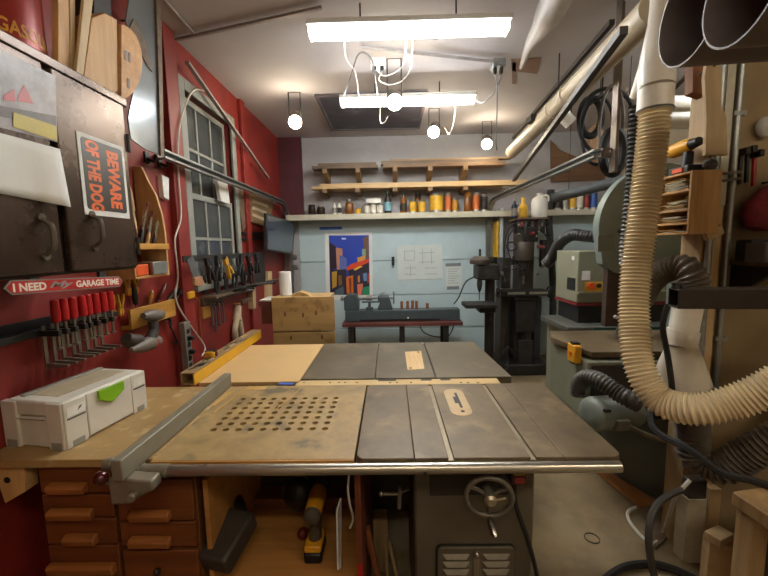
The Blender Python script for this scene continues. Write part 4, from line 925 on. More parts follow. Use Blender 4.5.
one('tin_stack_box', 'grey tin box lying on top of three white tins', 'box', B().box(W(366, 205, Y=YB - .12).x, W(381, 205, Y=YB - .12).x, YB - .15, YB - .09, SHZ + .0006 + 10.2 / FPX * (YB - .12), SHZ + .0006 + 15 / FPX * (YB - .12)), tinm, bevel=.003)
# poster: street of houses at night
YP = YB + .029
po = thing('street_poster', 'colourful framed-white poster of a street under blue sky', 'poster', W(343, 297, Y=YP))
put('paper', quad([(325, 233), (372, 232), (373, 299), (326, 300)], (0, -.002, 0), Y=YP), paper, po, smooth=False)
def patch(pts, col, name='colour_patch', d=1): 
    put(name, B().prism([W(320 + x * .1302, 225 + y * .1302, Y=YP - .002 - .0004 * d) for x, y in pts], (0, -.0004, 0)), mat('print_' + col[1:], col, .45, var=.1, scale=30), po, smooth=False)
patch([(68, 80), (375, 78), (382, 536), (78, 536)], '#2440a8', 'night_sky')
patch([(70, 130), (125, 165), (135, 330), (78, 350)], '#2a1c2c', d=2)
patch([(122, 172), (172, 182), (178, 350), (130, 350)], '#b57f66', d=3)
patch([(150, 230), (205, 255), (210, 350), (150, 350)], '#5b6aa8', d=4)
patch([(78, 345), (200, 340), (215, 536), (80, 536)], '#2c2436', d=5)
patch([(90, 360), (130, 355), (128, 470), (95, 490)], '#b8912f', d=6)
patch([(140, 390), (165, 385), (170, 460), (145, 470)], '#7d5a2a', d=6)
patch([(330, 100), (372, 80), (376, 260), (345, 260)], '#6d4f3a', d=2)
patch([(322, 185), (350, 182), (352, 262), (325, 262)], '#7fa080', d=3)
patch([(285, 250), (345, 235), (345, 280), (290, 290)], '#d79a52', d=4)
patch([(215, 350), (376, 270), (382, 536), (250, 536)], '#2b2a3c', d=4)
patch([(200, 330), (240, 300), (375, 258), (376, 285), (300, 320), (210, 350)], '#d6481f', d=7)
patch([(255, 340), (305, 315), (330, 318), (270, 350)], '#e0b03a', d=8)
patch([(200, 400), (255, 385), (258, 530), (205, 530)], '#c2651f', d=6)
patch([(222, 410), (240, 405), (242, 520), (228, 520)], '#7a2e18', d=7)
patch([(285, 455), (330, 450), (330, 534), (290, 534)], '#d8735a', d=8)
patch([(330, 480), (380, 470), (381, 533), (315, 534)], '#2f9a6a', d=8)
patch([(330, 375), (358, 365), (360, 430), (335, 430)], '#5d8fc2', d=8)
patch([(270, 380), (320, 370), (322, 445), (275, 445)], '#3c2a44', d=6)
patch([(290, 395), (305, 385), (306, 440), (292, 440)], '#c98a34', d=8)
patch([(362, 375), (380, 370), (381, 440), (364, 445)], '#a8352a', d=8)
patch([(120, 500), (180, 470), (185, 534), (110, 534)], '#4a5f6a', d=7)
patch([(165, 98), (200, 100), (198, 112), (168, 112)], '#c8d2e0', 'moon', d=8)
one('tape_strip', 'strip of blue masking tape above the street poster', 'tape', quad([(319.5, 227), (342, 226.5), (342, 229.5), (319.5, 230)], (0, -.001, 0), Y=YB + .0295), mat('blue_tape', '#2f58a8'), smooth=False)
pl_ = mat('drawing_paper', '#c8d0cc', .7, var=.03); ink = mat('drawing_ink', '#8d9894', .7)
def sheet(label, pts, lines):
    t = thing('drawing_sheet', label, 'drawing', W(*pts[2], Y=YP)); put('paper', quad(pts, (0, -.0012, 0), Y=YP), pl_, t, smooth=False)
    for ln in lines: put('ink_line', quad(ln, (0, -.0005, 0), Y=YP - .0013), ink, t, smooth=False)
def ln(u0, v0, u1, v1, w=.45):
    return [(u0, v0), (u1, v1), (u1 + (w if abs(v1 - v0) > abs(u1 - u0) else 0), v1 + (0 if abs(v1 - v0) > abs(u1 - u0) else w)), (u0 + (w if abs(v1 - v0) > abs(u1 - u0) else 0), v0 + (0 if abs(v1 - v0) > abs(u1 - u0) else w))]
sheet('pale drawing sheet with faint plans on the garage door', [(397, 246), (442, 244), (443, 279), (398, 281)], [ln(404, 251, 414, 250.5), ln(404, 251, 404.5, 260), ln(414, 250.5, 414.5, 260), ln(404, 260, 414, 260), ln(419, 253, 435, 252), ln(419, 262, 435, 261.5), ln(422, 248, 422.5, 264), ln(431, 248, 431.5, 264), ln(405, 268, 416, 267.5), ln(405, 274, 416, 274), ln(410, 265, 410.5, 276), ln(425, 268, 437, 267.5), ln(425, 274, 437, 273.5), ln(398, 280, 442, 278.6)])
ls = thing('printed_list', 'small printed list held by tape beside the drawing', 'paper', W(453, 290, Y=YP))
put('paper', quad([(445, 264), (462, 263), (462, 288), (446, 289)], (0, -.0012, 0), Y=YP), pl_, ls, smooth=False)
for q in (((445.5, 263.5), (461, 262.8), (461, 266), (445.5, 266.6)), ((447, 286.5), (459, 286), (459, 289.3), (447, 289.7))): put('tape', quad(q, (0, -.001, 0), Y=YP - .0014), mat('grey_tape', '#757d80', .5), ls, smooth=False)
for k in range(7): put('ink_line', quad([(448, 269 + 2.3 * k), (459 - k % 3 * 2, 268.7 + 2.3 * k), (459 - k % 3 * 2, 269.2 + 2.3 * k), (448, 269.5 + 2.3 * k)], (0, -.0005, 0), Y=YP - .0013), ink, ls, smooth=False)
# ---------------------------------------------------------------- lathe on its bench
LY = 4.55; lb = W(342, 323.5, Y=LY); rb_ = W(463, 322.5, Y=LY); LZ = (lb.z + rb_.z) / 2
bench_red = mat('bench_red_brown', '#5d2f28', .5, var=.15)
be = thing('lathe_bench', 'red-brown wooden bench carrying the wood lathe', 'bench', ((lb.x + rb_.x) / 2, LY + .15, 0))
put('bench_top', B().box(lb.x, rb_.x, LY, LY + .42, LZ - .045, LZ), bench_red, be, bevel=.004)
for x in (lb.x + .1, (lb.x + rb_.x) / 2, rb_.x - .2):
    for y in (LY + .06, LY + .36): put('leg', B().box(x - .03, x + .03, y - .03, y + .03, 0, LZ - .045), darksteel, be)
put('stretcher', B().box(lb.x + .1, rb_.x - .2, LY + .34, LY + .38, .12, .17), darksteel, be)
lm = mat('lathe_blue_grey', '#4b575a', .42, .3, var=.12)
la = thing('wood_lathe', 'blue-grey wood lathe with handwheels on its bench', 'lathe', ((lb.x + rb_.x) / 2, LY + .2, LZ))
ux = lambda u: W(u, 310, Y=LY + .1).x
uz = lambda v: W(400, v, Y=LY + .1).z
y_ = LY + .1
put('bed', B().box(ux(345), ux(460), y_, y_ + .16, LZ + .0005, uz(310)), lm, la, bevel=.008)
put('bed_slot', B().box(ux(360), ux(440), y_ - .003, y_, LZ + .01, LZ + .03), black, la)
put('badge', B().cyl((ux(408), y_ - .004, uz(318)), (ux(408), y_, uz(318)), .012), paper, la)
put('headstock', B().prism([(ux(344), y_ + .01, uz(310)), (ux(344), y_ + .01, uz(297)), (ux(348), y_ + .01, uz(293.5)), (ux(356), y_ + .01, uz(294)), (ux(359), y_ + .01, uz(299)), (ux(359), y_ + .01, uz(310))], (0, .14, 0)), lm, la, bevel=.01)
zc_ = uz(298.5)
put('spindle', B().cyl((ux(340), y_ + .08, zc_), (ux(370), y_ + .08, zc_), .022).cyl((ux(366), y_ + .08, zc_), (ux(372), y_ + .08, zc_), .032), steel, la)
put('handwheel', B().cyl((ux(341), y_ + .08, zc_), (ux(342.5), y_ + .08, zc_), .035), steel, la)
put('tool_rest', B().box(ux(366), ux(373), y_ + .0, y_ + .06, uz(310), uz(307)).cyl((ux(369.5), y_ + .03, uz(307)), (ux(369.5), y_ + .03, uz(302)), .018).box(ux(362), ux(379), y_ + .015, y_ + .035, uz(302.5), uz(301)), lm, la)
put('tailstock', B().prism([(ux(377), y_ + .02, uz(310)), (ux(380), y_ + .02, uz(303)), (ux(378), y_ + .02, uz(301)), (ux(378), y_ + .02, uz(296.5)), (ux(389), y_ + .02, uz(296.5)), (ux(391), y_ + .02, uz(303)), (ux(393), y_ + .02, uz(310))], (0, .12, 0)), lm, la, bevel=.008)
put('quill', B().cyl((ux(372), y_ + .08, zc_), (ux(379), y_ + .08, zc_), .014).lathe([(.001, 0), (.014, .03)], (ux(370.5), y_ + .08, zc_), (1, 0, 0), 12), steel, la)
put('tail_handwheel', B().ring((ux(394), y_ + .08, zc_), (1, 0, 0), .075, .009, 24, 8).cyl((ux(389), y_ + .08, zc_), (ux(395), y_ + .08, zc_), .014).bar((ux(394), y_ + .08, zc_ - .075), (ux(394), y_ + .08, zc_ + .075), .012, .012), steel, la)
put('lock_lever', B().tube([(ux(382), y_ + .06, uz(297)), (ux(381), y_ + .05, uz(294)), (ux(385), y_ + .04, uz(292.5))], .006), steel, la)
for k, (u, h) in enumerate(((402, 8), (408, 8), (413, 8.5), (417, 8), (428, 5.5))):
    z0 = uz(310) + .0006; H = h * (LY + .1) / FPX
    one('turning_blank', 'brown turned wooden peg standing on the lathe bed', 'peg', B().lathe([(.018, 0), (.02, .01), (.017, H * .5), (.02, H * .9), (.014, H)], (ux(u), y_ + .08, z0), n=14), wood('peg_wood', '#8a5530', '#6a3a1c', 'Z'), 'wooden pegs on the lathe bed')
cord('black cord drooping under the lathe bench', [(ux(420), LY + .2, LZ - .055), (ux(424), LY + .2, uz(334)), (ux(436), LY + .2, uz(339)), (ux(450), LY + .2, uz(338)), (ux(456), LY + .2, LZ - .055)], .008, rubber, 'extension_cable')
# ---------------------------------------------------------------- plywood crate by the left wall
CYf = 3.0; c0, c1 = W(271, 296, Y=CYf), W(334, 298, Y=CYf); plk = wood('crate_ply', '#b99a66', '#9c7c4a', 'X', 6, stain='#6d4f2a', stain_amt=.5, stain_scale=10)
cr_ = thing('plywood_crate', 'tall plywood crate with knotty front behind the far saw', 'crate', ((c0.x + c1.x) / 2, CYf + .25, 0))
zt_ = (c0.z + c1.z) / 2; zs_ = W(300, 332, Y=CYf).z
put('back_body', B().box(c0.x + .01, c1.x - .06, CYf + .018, CYf + .3, .02, zt_ - .02), oldwood, cr_)
put('front_panel', B().box(c0.x, c1.x, CYf, CYf + .018, zs_ + .004, zt_), plk, cr_, bevel=.004)
put('front_panel', B().box(c0.x, c1.x, CYf, CYf + .018, .3, zs_ - .004), plk, cr_, bevel=.004)
put('front_panel', B().box(c0.x, c1.x, CYf, CYf + .018, .02, .29), plk, cr_, bevel=.004)
put('crate_top', B().box(c0.x, c1.x - .04, CYf + .018, CYf + .3, zt_ - .02, zt_ - .004), plk, cr_, bevel=.003)
for u, v in ((285, 314), (303, 315), (316, 313), (291, 338), (322, 337)):
    p = W(u, v, Y=CYf); put('knot', B().add([V(p.x + .010 * math.cos(t), CYf - .0006, p.z + .022 * math.sin(t)) for t in (2 * PI * i / 12 for i in range(12))], [list(range(12))]), mat('knot_brown', '#70502b', .6), cr_)
p = W(286, 296, Y=3.2)
pr = thing('paper_roll', 'white paper roll standing on the plywood crate', 'paper roll', (p.x, 3.2, zt_ - .0035))
put('roll', B().lathe([(.02, 0), (.052, 0), (.052, .2), (.02, .2)], (p.x, 3.2, zt_ - .0035), n=24, closed=True), paper, pr)
put('core', B().pipe((p.x, 3.2, zt_ - .0035), (p.x, 3.2, zt_ + .195), .02, .003), pine, pr)
a = W(302, 298, Y=3.1); one('wood_offcut', 'rough tan offcut lying on the plywood crate', 'offcut', B().prism([(a.x - .08, 3.06, zt_ - .0035), (a.x - .06, 3.06, zt_ + .02), (a.x - .01, 3.06, zt_ + .035), (a.x + .04, 3.06, zt_ + .02), (a.x + .08, 3.06, zt_ - .0035)], (0, .12, 0)), plk)
a = W(262, 302, Y=2.95); b = thing('side_shelf', 'small brown shelf with a white tray beside the crate', 'shelf', (XL, 2.95, a.z - .12))
put('shelf_board', B().box(-1.09, c0.x - .0005, 3.02, 3.28, a.z - .05, a.z - .008), bench_red, b); put('tray', B().box(-1.085, c0.x - .01, 3.03, 3.25, a.z - .008, a.z + .006), whitep, b, bevel=.004)
put('support', B().box(-1.08, c0.x - .0005, 3.05, 3.1, a.z - .2, a.z - .05), bench_red, b)
# ================================================================ RIGHT SIDE
mdark = mat('machine_black', '#2e2b28', .5, .35, var=.3, scale=10, spots='#47403a', spot_amt=.5, spot_scale=12)
mbrown = mat('machine_brown_grey', '#4a433b', .5, .3, var=.25, scale=8)
olive = mat('machine_olive', '#8a8a74', .5, .05, var=.08, scale=4)
oldgreen = mat('bandsaw_green_grey', '#78837c', .45, .1, var=.12, scale=5)
# ---------------------------------------------------------------- milling machine with shelf
MY = 4.42
def mx_(u, Y=MY): return W(u, 290, Y=Y).x
def mz_(v, Y=MY): return W(525, v, Y=Y).z
ml = thing('milling_machine', 'dark oily milling machine standing by the door track', 'milling machine', (mx_(525), MY + .3, 0))
put('base', B().box(mx_(503), mx_(550), MY - .05, MY + .52, 0, .14), mdark, ml, bevel=.015)
put('column', B().box(mx_(512, MY + .5), mx_(541), MY + .22, MY + .5, .14, mz_(232)), mbrown, ml, bevel=.02)
put('knee', B().box(mx_(517), mx_(537), MY + .02, MY + .22, mz_(333), mz_(300)), mdark, ml, bevel=.012)
put('elevating_screw', B().cyl((mx_(527), MY + .1, .14), (mx_(527), MY + .1, mz_(333)), .04), mdark, ml)
put('front_cover', B().box(mx_(519), mx_(534), MY - .02, MY + .02, .14, mz_(340)), mdark, ml, bevel=.006)
put('saddle', B().box(mx_(515), mx_(539), MY - .0, MY + .2, mz_(300), mz_(296)), mdark, ml)
tb_ = put('work_table', B().box(mx_(503), mx_(549), MY - .03, MY + .2, mz_(296), mz_(290.5)), mdark, ml, bevel=.004)
for a, b_ in ((507, 524.5), (528.5, 547)): put('table_edge', B().box(mx_(a), mx_(b_), MY - .034, MY - .03, mz_(294), mz_(291.6)), mat('bright_edge', '#a8a595', .35, .7), tb_)
for u in (500, 552): put('table_handwheel', B().ring((mx_(u), MY + .08, mz_(293)), (1, 0, 0), .06, .01, 20, 8).cyl((mx_(u) - .02, MY + .08, mz_(293)), (mx_(u) + .02, MY + .08, mz_(293)), .02), mdark, ml)
put('head', B().lathe([(.05, 0), (.1, .015), (.112, .06), (.112, .20), (.095, .235), (.06, .24)], (mx_(526), MY + .1, mz_(262)), n=24), mbrown, ml)
put('quill', B().lathe([(.03, 0), (.045, .01), (.045, .07), (.06, .08), (.06, .16)], (mx_(526), MY + .1, mz_(276)), n=20), mdark, ml)
put('cutter', B().cyl((mx_(526), MY + .1, mz_(285)), (mx_(526), MY + .1, mz_(276)), .014), steel, ml)
put('ram', B().box(mx_(514, MY + .45), mx_(541), MY + .12, MY + .5, mz_(242), mz_(226)), mdark, ml, bevel=.015)
for k, (du, dv) in enumerate(((-8, 6), (7, 8), (-2, -5))):
    p = V(mx_(514), MY + .05, mz_(262)); q = V(mx_(514 + du), MY - .02, mz_(262 + dv)); put('feed_lever', B().tube([p, q], .007).ball(q, .016), mdark, ml)
put('feed_hub', B().cyl((mx_(513), MY + .05, mz_(262)), (mx_(518), MY + .1, mz_(262)), .035), mdark, ml)
sz_ = mz_(217)
shm_ = put('head_shelf', B().box(mx_(510, MY + .4), mx_(549), MY + .08, MY + .5, sz_ - .02, sz_), oldwood, ml)
for u in (514, 541): put('shelf_post', B().box(mx_(u, MY + .42) - .02, mx_(u, MY + .42) + .02, MY + .4, MY + .44, mz_(232), sz_ - .02), mdark, ml)
rnd = random.Random(21)
for k in range(9):   # cutters and arbors stuck on the ram
    u = 513 + 3.2 * k; H = rnd.uniform(.05, .12)
    put('collet', B().lathe([(.016, 0), (.02, H * .3), (.011, H * .5), (.011, H)], (mx_(max(u, 517), MY + .2), MY + .16 + .05 * (k % 2), mz_(226)), n=10), (steel, mdark, redp, steel, mdark)[k % 5] if k != 7 else redp, ml)
put('red_handle', B().tube([(mx_(538), MY + .06, mz_(246)), (mx_(544), MY + .02, mz_(248))], .02), mat('faded_red_grip', '#7d3a33', .5), ml)
put('side_panel', B().box(mx_(541) + .005, mx_(549), MY + .2, MY + .5, .14, mz_(300)), mat('panel_slate', '#393c40', .5, .2, var=.2), ml, bevel=.006)
put('side_panel', B().box(mx_(507, MY + .5), mx_(511, MY + .5), MY + .2, MY + .5, .14, mz_(300)), mbrown, ml, bevel=.006)
put('control_box', B().box(mx_(501, MY + .2), mx_(510, MY + .2), MY + .18, MY + .42, mz_(290), mz_(258)), mdark, ml, bevel=.01)
put('left_cabinet', B().box(mx_(501, MY + .2), mx_(510, MY + .2), MY + .2, MY + .45, .0, mz_(296)), mbrown, ml, bevel=.01)
put('side_motor', B().cyl((mx_(543, MY + .2), MY + .2, mz_(268)), (mx_(543, MY + .2), MY + .2, mz_(240)), .055), mdark, ml)
put('speed_wheel', B().ring((mx_(512), MY + .06, mz_(246)), (.3, 1, 0), .05, .009, 20, 8), mdark, ml)
for k, pts in enumerate(([(515, 228), (509, 236), (508, 250), (512, 262)], [(540, 230), (547, 238), (547, 255), (542, 268)], [(520, 222), (511, 226), (505, 240), (504, 258)], [(503, 300), (508, 318), (505, 345), (509, 372)])):
    put('oil_line', B().tube(spline([W(u, v, Y=MY + .05 + .02 * k) for u, v in pts]), .009, 6), (rubber, darksteel)[k % 2], ml)
for k, (u, v) in enumerate(((516, 236), (522, 233), (530, 235), (537, 238), (513, 270), (538, 275))):
    p = W(u, v, Y=MY + .09); put('lever_knob', B().tube([V(p.x, MY + .14, p.z), V(p.x + .02 * (-1) ** k, MY + .04, p.z + .02)], .006, 6).ball((p.x + .02 * (-1) ** k, MY + .04, p.z + .02), .015), (steel, mdark, redp, steel, mdark, steel)[k], ml)
# jug and bottles on the machine shelf
def jug():
    x, y = mx_(537, MY + .28), MY + .28; z = sz_ + .0006; k = y / FPX
    t = thing('water_jug', 'white plastic jug with handle on the milling machine shelf', 'jug', (x, y, z)); r = 7.6 * k; H = 24 * k
    put('jug_body', B().lathe([(r * .92, 0), (r, H * .05), (r, H * .62), (r * .85, H * .78), (r * .35, H * .9), (r * .3, H * .93)], (x, y, z), n=24), whitep, t)
    put('cap', B().cyl((x, y, z + H * .93), (x, y, z + H), r * .36), whitep, t)
    put('handle', B().tube(spline([(x + r * .3, y - r * .2, z + H * .9), (x + r * .85, y - r * .5, z + H * .86), (x + r * .95, y - r * .4, z + H * .66)]), r * .12), whitep, t)
jug()
can('yellow oil bottle beside the white jug', 523, 8, 20, 'bottle', yel, yel, MY + .28, sz_)
can('dark blue bottle at the end of the machine shelf', 514.5, 6, 19, 'bottle', mat('bottle_navy', '#1c2740', .3), tinm, MY + .2, sz_)
can('clear squeeze bottle squeezed in beside the dark blue one', 518, 4, 14, 'bottle', whitep, blu, MY + .38, sz_)
for lab, u0, u1, v0, v1, m, yy in (('white painted batten hanging upright behind the mill', 499.5, 503.5, 208, 258, mat('batten_white', '#c3cdcd', .5), YB - .16), ('yellow level standing upright beside the white batten', 496, 499, 221, 258, yel, YB - .16)):
    a, b_ = W(u0, v1, Y=yy), W(u1, v0, Y=yy); one('batten', lab, 'batten', B().box(a.x, b_.x, yy, YB + .0195, a.z, b_.z), m, bevel=.003)
# ---------------------------------------------------------------- small drill press
DY = 4.2
def dx_(u): return W(u, 290, Y=DY).x
def dz_(v): return W(485, v, Y=DY).z
dp = thing('drill_press', 'dark drill press with round column beside the lathe', 'drill press', (dx_(490), DY + .1, 0))
put('base', B().box(dx_(474), dx_(502), DY - .1, DY + .3, 0, .06), mdark, dp, bevel=.01)
put('column', B().cyl((dx_(493), DY + .14, .06), (dx_(493), DY + .14, dz_(262)), .055), mdark, dp)
put('head', B().box(dx_(477), dx_(498), DY - .06, DY + .22, dz_(280), dz_(264)), mdark, dp, bevel=.02)
put('pulley_cover', B().lathe([(.11, 0), (.115, .02), (.11, .05), (.07, .085), (.02, .09)], (dx_(480), DY + .02, dz_(264)), n=24), mbrown, dp)
put('top_spindle', B().cyl((dx_(480), DY + .02, dz_(258)), (dx_(480), DY + .02, dz_(249)), .012), mdark, dp)
put('motor', B().cyl((dx_(495), DY + .2, dz_(276)), (dx_(495), DY + .2, dz_(258)), .075), mdark, dp)
put('chuck', B().lathe([(.008, 0), (.02, .03), (.03, .08), (.03, .12), (.024, .14)], (dx_(479.5), DY + .0, dz_(292)), n=16), mdark, dp)
put('drill_bit', B().cyl((dx_(479.5), DY, dz_(300)), (dx_(479.5), DY, dz_(291)), .006, n=8), steel, dp)
put('table', B().box(dx_(463), dx_(494), DY - .16, DY + .1, dz_(306), dz_(302)), mdark, dp, bevel=.008)
put('table_arm', B().box(dx_(480), dx_(496), DY + .0, DY + .18, dz_(313), dz_(306)), mdark, dp, bevel=.01)
put('feed_hub', B().cyl((dx_(499), DY - .02, dz_(274)), (dx_(502), DY - .02, dz_(274)), .03), steel, dp)
for a in (0, 2.1, 4.2): put('feed_handle', B().tube([(dx_(502), DY - .02, dz_(274)), (dx_(503), DY - .02 + .09 * math.cos(a), dz_(274) + .09 * math.sin(a))], .006).ball((dx_(503), DY - .02 + .09 * math.cos(a), dz_(274) + .09 * math.sin(a)), .014), mdark, dp)
cord('black cord hanging from the drill press head', [(dx_(476) - .01, DY + .05, dz_(277)), (dx_(469), DY + .2, dz_(284)), (dx_(464), DY + .3, dz_(300)), (dx_(460), DY + .4, dz_(309))], .007, rubber, 'extension_cable')
cord('looped black cable on the drill press column', [(dx_(500), DY - .05, dz_(350)), (dx_(507), DY - .06, dz_(355)), (dx_(505), DY - .12, dz_(366)), (dx_(497), DY - .1, dz_(364)), (dx_(498), DY - .1, dz_(356)), (dx_(506), DY - .1, dz_(345)), (dx_(512), DY - .06, dz_(352))], .008, rubber, 'extension_cable')
# ---------------------------------------------------------------- planer behind the band saw
pX, pYn, pYf = 1.41, 2.81, 3.18
z1_, z0_ = W(580, 251, Y=pYn).z, W(580, 303, Y=pYn).z
plm = thing('thickness_planer', 'beige-grey planer with yellow control plate behind the band saw', 'planer', (1.75, 2.9, 0))
put('upper_body', B().box(pX, 2.3, pYn, pYf, z0_, z1_), olive, plm, bevel=.008)
put('red_stripe', B().box(pX - .002, 2.3, pYn - .002, pYf, z0_ - .022, z0_ - .001), mat('stripe_red', '#7c2227', .45), plm)
put('dark_throat', B().box(pX + .03, 2.28, pYn + .03, pYf, z0_ - .16, z0_ - .022), black, plm)
put('planer_bed', B().box(pX - .12, 2.3, pYn - .12, pYf, z0_ - .20, z0_ - .16), mat('planer_bed_iron', '#6b6d66', .4, .5), plm, bevel=.004)
put('green_label', B().box(pX + .07, 2.1, pYn - .1235, pYn - .12, z0_ - .195, z0_ - .165), mat('plate_green', '#1f4f44', .4), plm)
put('yellow_rail', B().box(pX + .06, 2.2, pYn - .135, pYn - .1235, z0_ - .225, z0_ - .205), yellowp, plm)
put('lower_body', B().box(pX - .06, 2.25, pYn + .05, pYf, 0, z0_ - .20), olive, plm, bevel=.008)
a, b_ = W(584.5, 282, Y=pYn), W(640, 291, Y=pYn)
cp = put('control_plate', B().box(a.x, b_.x, pYn - .006, pYn, b_.z, a.z), mat('plate_yellow', '#c79a2c', .45), plm, bevel=.002)
p = W(590, 286, Y=pYn); put('switch_knob', B().cyl((p.x, pYn - .006, p.z), (p.x, pYn - .03, p.z), .026), orangep, cp)
p = W(598, 285.5, Y=pYn); put('switch_knob', B().cyl((p.x, pYn - .006, p.z), (p.x, pYn - .02, p.z), .016), black, cp)
a, b_ = W(582, 271, Y=pYn), W(590, 280, Y=pYn); put('warning_label', B().box(a.x, b_.x, pYn - .002, pYn, b_.z, a.z), paper, plm)
a, b_ = W(567.5, 277, X=pX), W(575, 291, X=pX); put('vent_slot', B().box(pX - .002, pX, b_.y, a.y, b_.z, a.z), black, plm)
put('vent_label', B().box(pX - .002, pX, pYn + .06, pYn + .1, z1_ - .07, z1_ - .04), paper, plm)
put('front_ledge', B().box(pX + .0, 2.3, pYn - .02, pYn, z0_ + .07, z0_ + .085), olive, plm)
def hose(label, pts, r, amp, pitch, m, name='flex_hose', n=14, seg=10):
    pa, rr = hose_radii(spline(pts, seg), r, amp, pitch); return one(name, label, 'hose', B().tube(pa, rr, n), m, ang=80)
dkh = mat('hose_black', '#2b2b2b', .45, var=.2); bkh = mat('hose_brown_black', '#5e5346', .5, var=.25, scale=20)
hose('black flex hose arching over the planer', [W(546, 264, Y=3.4), W(552, 257, Y=3.34), W(560, 243, Y=3.2), W(572, 235, Y=3.05), W(586, 236, Y=2.95), W(604, 238, Y=2.9), W(640, 240, Y=2.9)], .045, .004, .02, dkh)
hose('black hose hanging upright behind the white jug', [W(551, 190, Y=4.99), W(549, 215, Y=4.99), W(550, 240, Y=4.99), W(552, 270, Y=4.99), W(553, 300, Y=4.99), V(W(553, 300, Y=4.99).x, 4.99, .02)], .045, .004, .03, dkh)
# ---------------------------------------------------------------- band saw
bX, bY = 1.74, 2.42
bs = thing('band_saw', 'large grey-green band saw with round wheel housing', 'band saw', (bX, bY, 0))
wc = W(661, 226, Y=bY - .04); bR = .385
pr_ = []
for k in range(33):
    t = PI * (.25 + 1.0 * k / 32); pr_.append((wc.x + bR * math.cos(t), wc.z + bR * math.sin(t)))
c1_ = W(607, 272, Y=bY - .04); pr_ = [(x, z) for x, z in pr_ if z > wc.z - .12] + [(c1_.x - .03, c1_.z + .05), (c1_.x + .05, c1_.z - .005), (wc.x - .1, c1_.z - .04), (wc.x + .25, c1_.z - .04), (wc.x + .27, wc.z + .27)]
put('upper_housing', B().prism([(x, bY - .04, z) for x, z in pr_], (0, .07, 0)), oldgreen, bs, bevel=.012)
put('housing_patch', quad([(598, 236), (613, 233), (614, 250), (598, 252)], (0, -.002, 0), Y=bY - .04), mat('faded_plate', '#6f746a', .5), bs, smooth=False)
p = W(620, 231, Y=bY - .04); put('door_knob', B().cyl((p.x, bY - .04, p.z), (p.x, bY - .07, p.z), .015), black, bs)
gp0, gp1 = W(605, 274, Y=bY), W(617, 326, Y=bY)
put('guide_post', B().box(gp0.x + .005, gp1.x, bY - .02, bY + .03, gp1.z, gp0.z + .05), mat('guide_brown', '#4c3e37', .5, .3), bs, bevel=.004)
p = W(616, 317, Y=bY - .03); put('guide_knob', B().cyl((p.x, bY - .02, p.z), (p.x, bY - .04, p.z), .012), paper, bs)
bl_ = W(617, 334, Y=bY); put('blade', B().box(bl_.x - .001, bl_.x + .001, bY - .01, bY + .01, .93, gp0.z), steel, bs)
BT = .955
tq = [W(550, 331, Z=BT), W(690, 329, Z=BT), W(690, 351, Z=BT), W(592, 352, Z=BT), W(551, 337, Z=BT)]
put('saw_table', B().prism([V(q.x, q.y, BT - .035) for q in tq], (0, 0, .035)), castiron, bs, bevel=.004)
put('lower_housing', B().box(1.13, 2.0, 2.10, 2.60, .54, BT - .05), mat('lower_olive', '#7c7d69', .5, var=.1), bs, bevel=.01)
put('dark_front', B().box(1.155, 1.98, 2.09, 2.10, .56, BT - .07), mat('open_front_shade', '#2d2620', .6), bs)  # dark panel stands in for the shade inside the open front
put('spine', B().box(wc.x + .16, wc.x + .36, bY - .08, bY + .1, BT, c1_.z), oldgreen, bs, bevel=.01)
put('pedestal', B().prism([(1.47, 2.52, 0), (1.70, 1.97, 0), (2.2, 2.05, 0), (2.15, 2.6, 0)], (0, 0, .54)), greypaint, bs, bevel=.01)
# motor with junction box
mo0, mo1 = W(590, 414, Y=1.86), W(640, 430, Y=1.98)
ax_ = (mo1 - mo0); ax_.z *= .25; ax_ = ax_.normalized(); mR = .088
put('motor', B().lathe([(.03, -.012), (.06, -.008), (mR * .93, .01), (mR, .03), (mR, .28), (mR * .9, .3)], mo0, ax_, 28), mat('motor_grey', '#7c8279', .45, .1), bs)
put('motor_slot', B().obox(mo0 + V(.045, -.07, .05), (.03, .02, .012), rot(rz=.2)), black, bs)
jb = W(620, 424, Y=1.82); put('junction_box', B().obox(jb, (.08, .05, .055), rot(rz=.25, ry=.1)), mat('box_grey', '#726d5f', .5), bs, bevel=.005)
put('conduit_elbow', B().tube(spline([jb + V(.03, 0, -.005), W(640, 432, Y=1.82), W(655, 438, Y=1.84), W(664, 440, Y=1.9)]), .013), mat('conduit_olive', '#6a6148', .5), bs)
rc = thing('remote_control', 'yellow remote switch hanging on the side of the band saw', 'remote', W(576, 365, X=1.11))
a, b_ = W(573, 342, X=1.12), W(580, 364, X=1.12)
put('case', B().box(1.085, 1.1295, b_.y, a.y, b_.z, a.z), yellowp, rc, bevel=.008)
for z in (a.z, b_.z): put('clip', B().box(1.09, 1.1295, (a.y + b_.y) / 2 - .02, (a.y + b_.y) / 2 + .02, z - .01, z + .012), black, rc)
put('button', B().cyl((1.085, (a.y + b_.y) / 2, (a.z + b_.z) / 2), (1.078, (a.y + b_.y) / 2, (a.z + b_.z) / 2), .012), orangep, rc)
hose('short dark hose looping over the motor', [W(579, 394, Y=2.04), W(579, 386, Y=2.03), W(586, 378, Y=1.97), W(600, 381, Y=1.88), W(618, 393, Y=1.80), W(629, 399, Y=1.76), W(638, 403, Y=1.75)], .042, .004, .018, mat('hose_charcoal', '#45423d', .4))
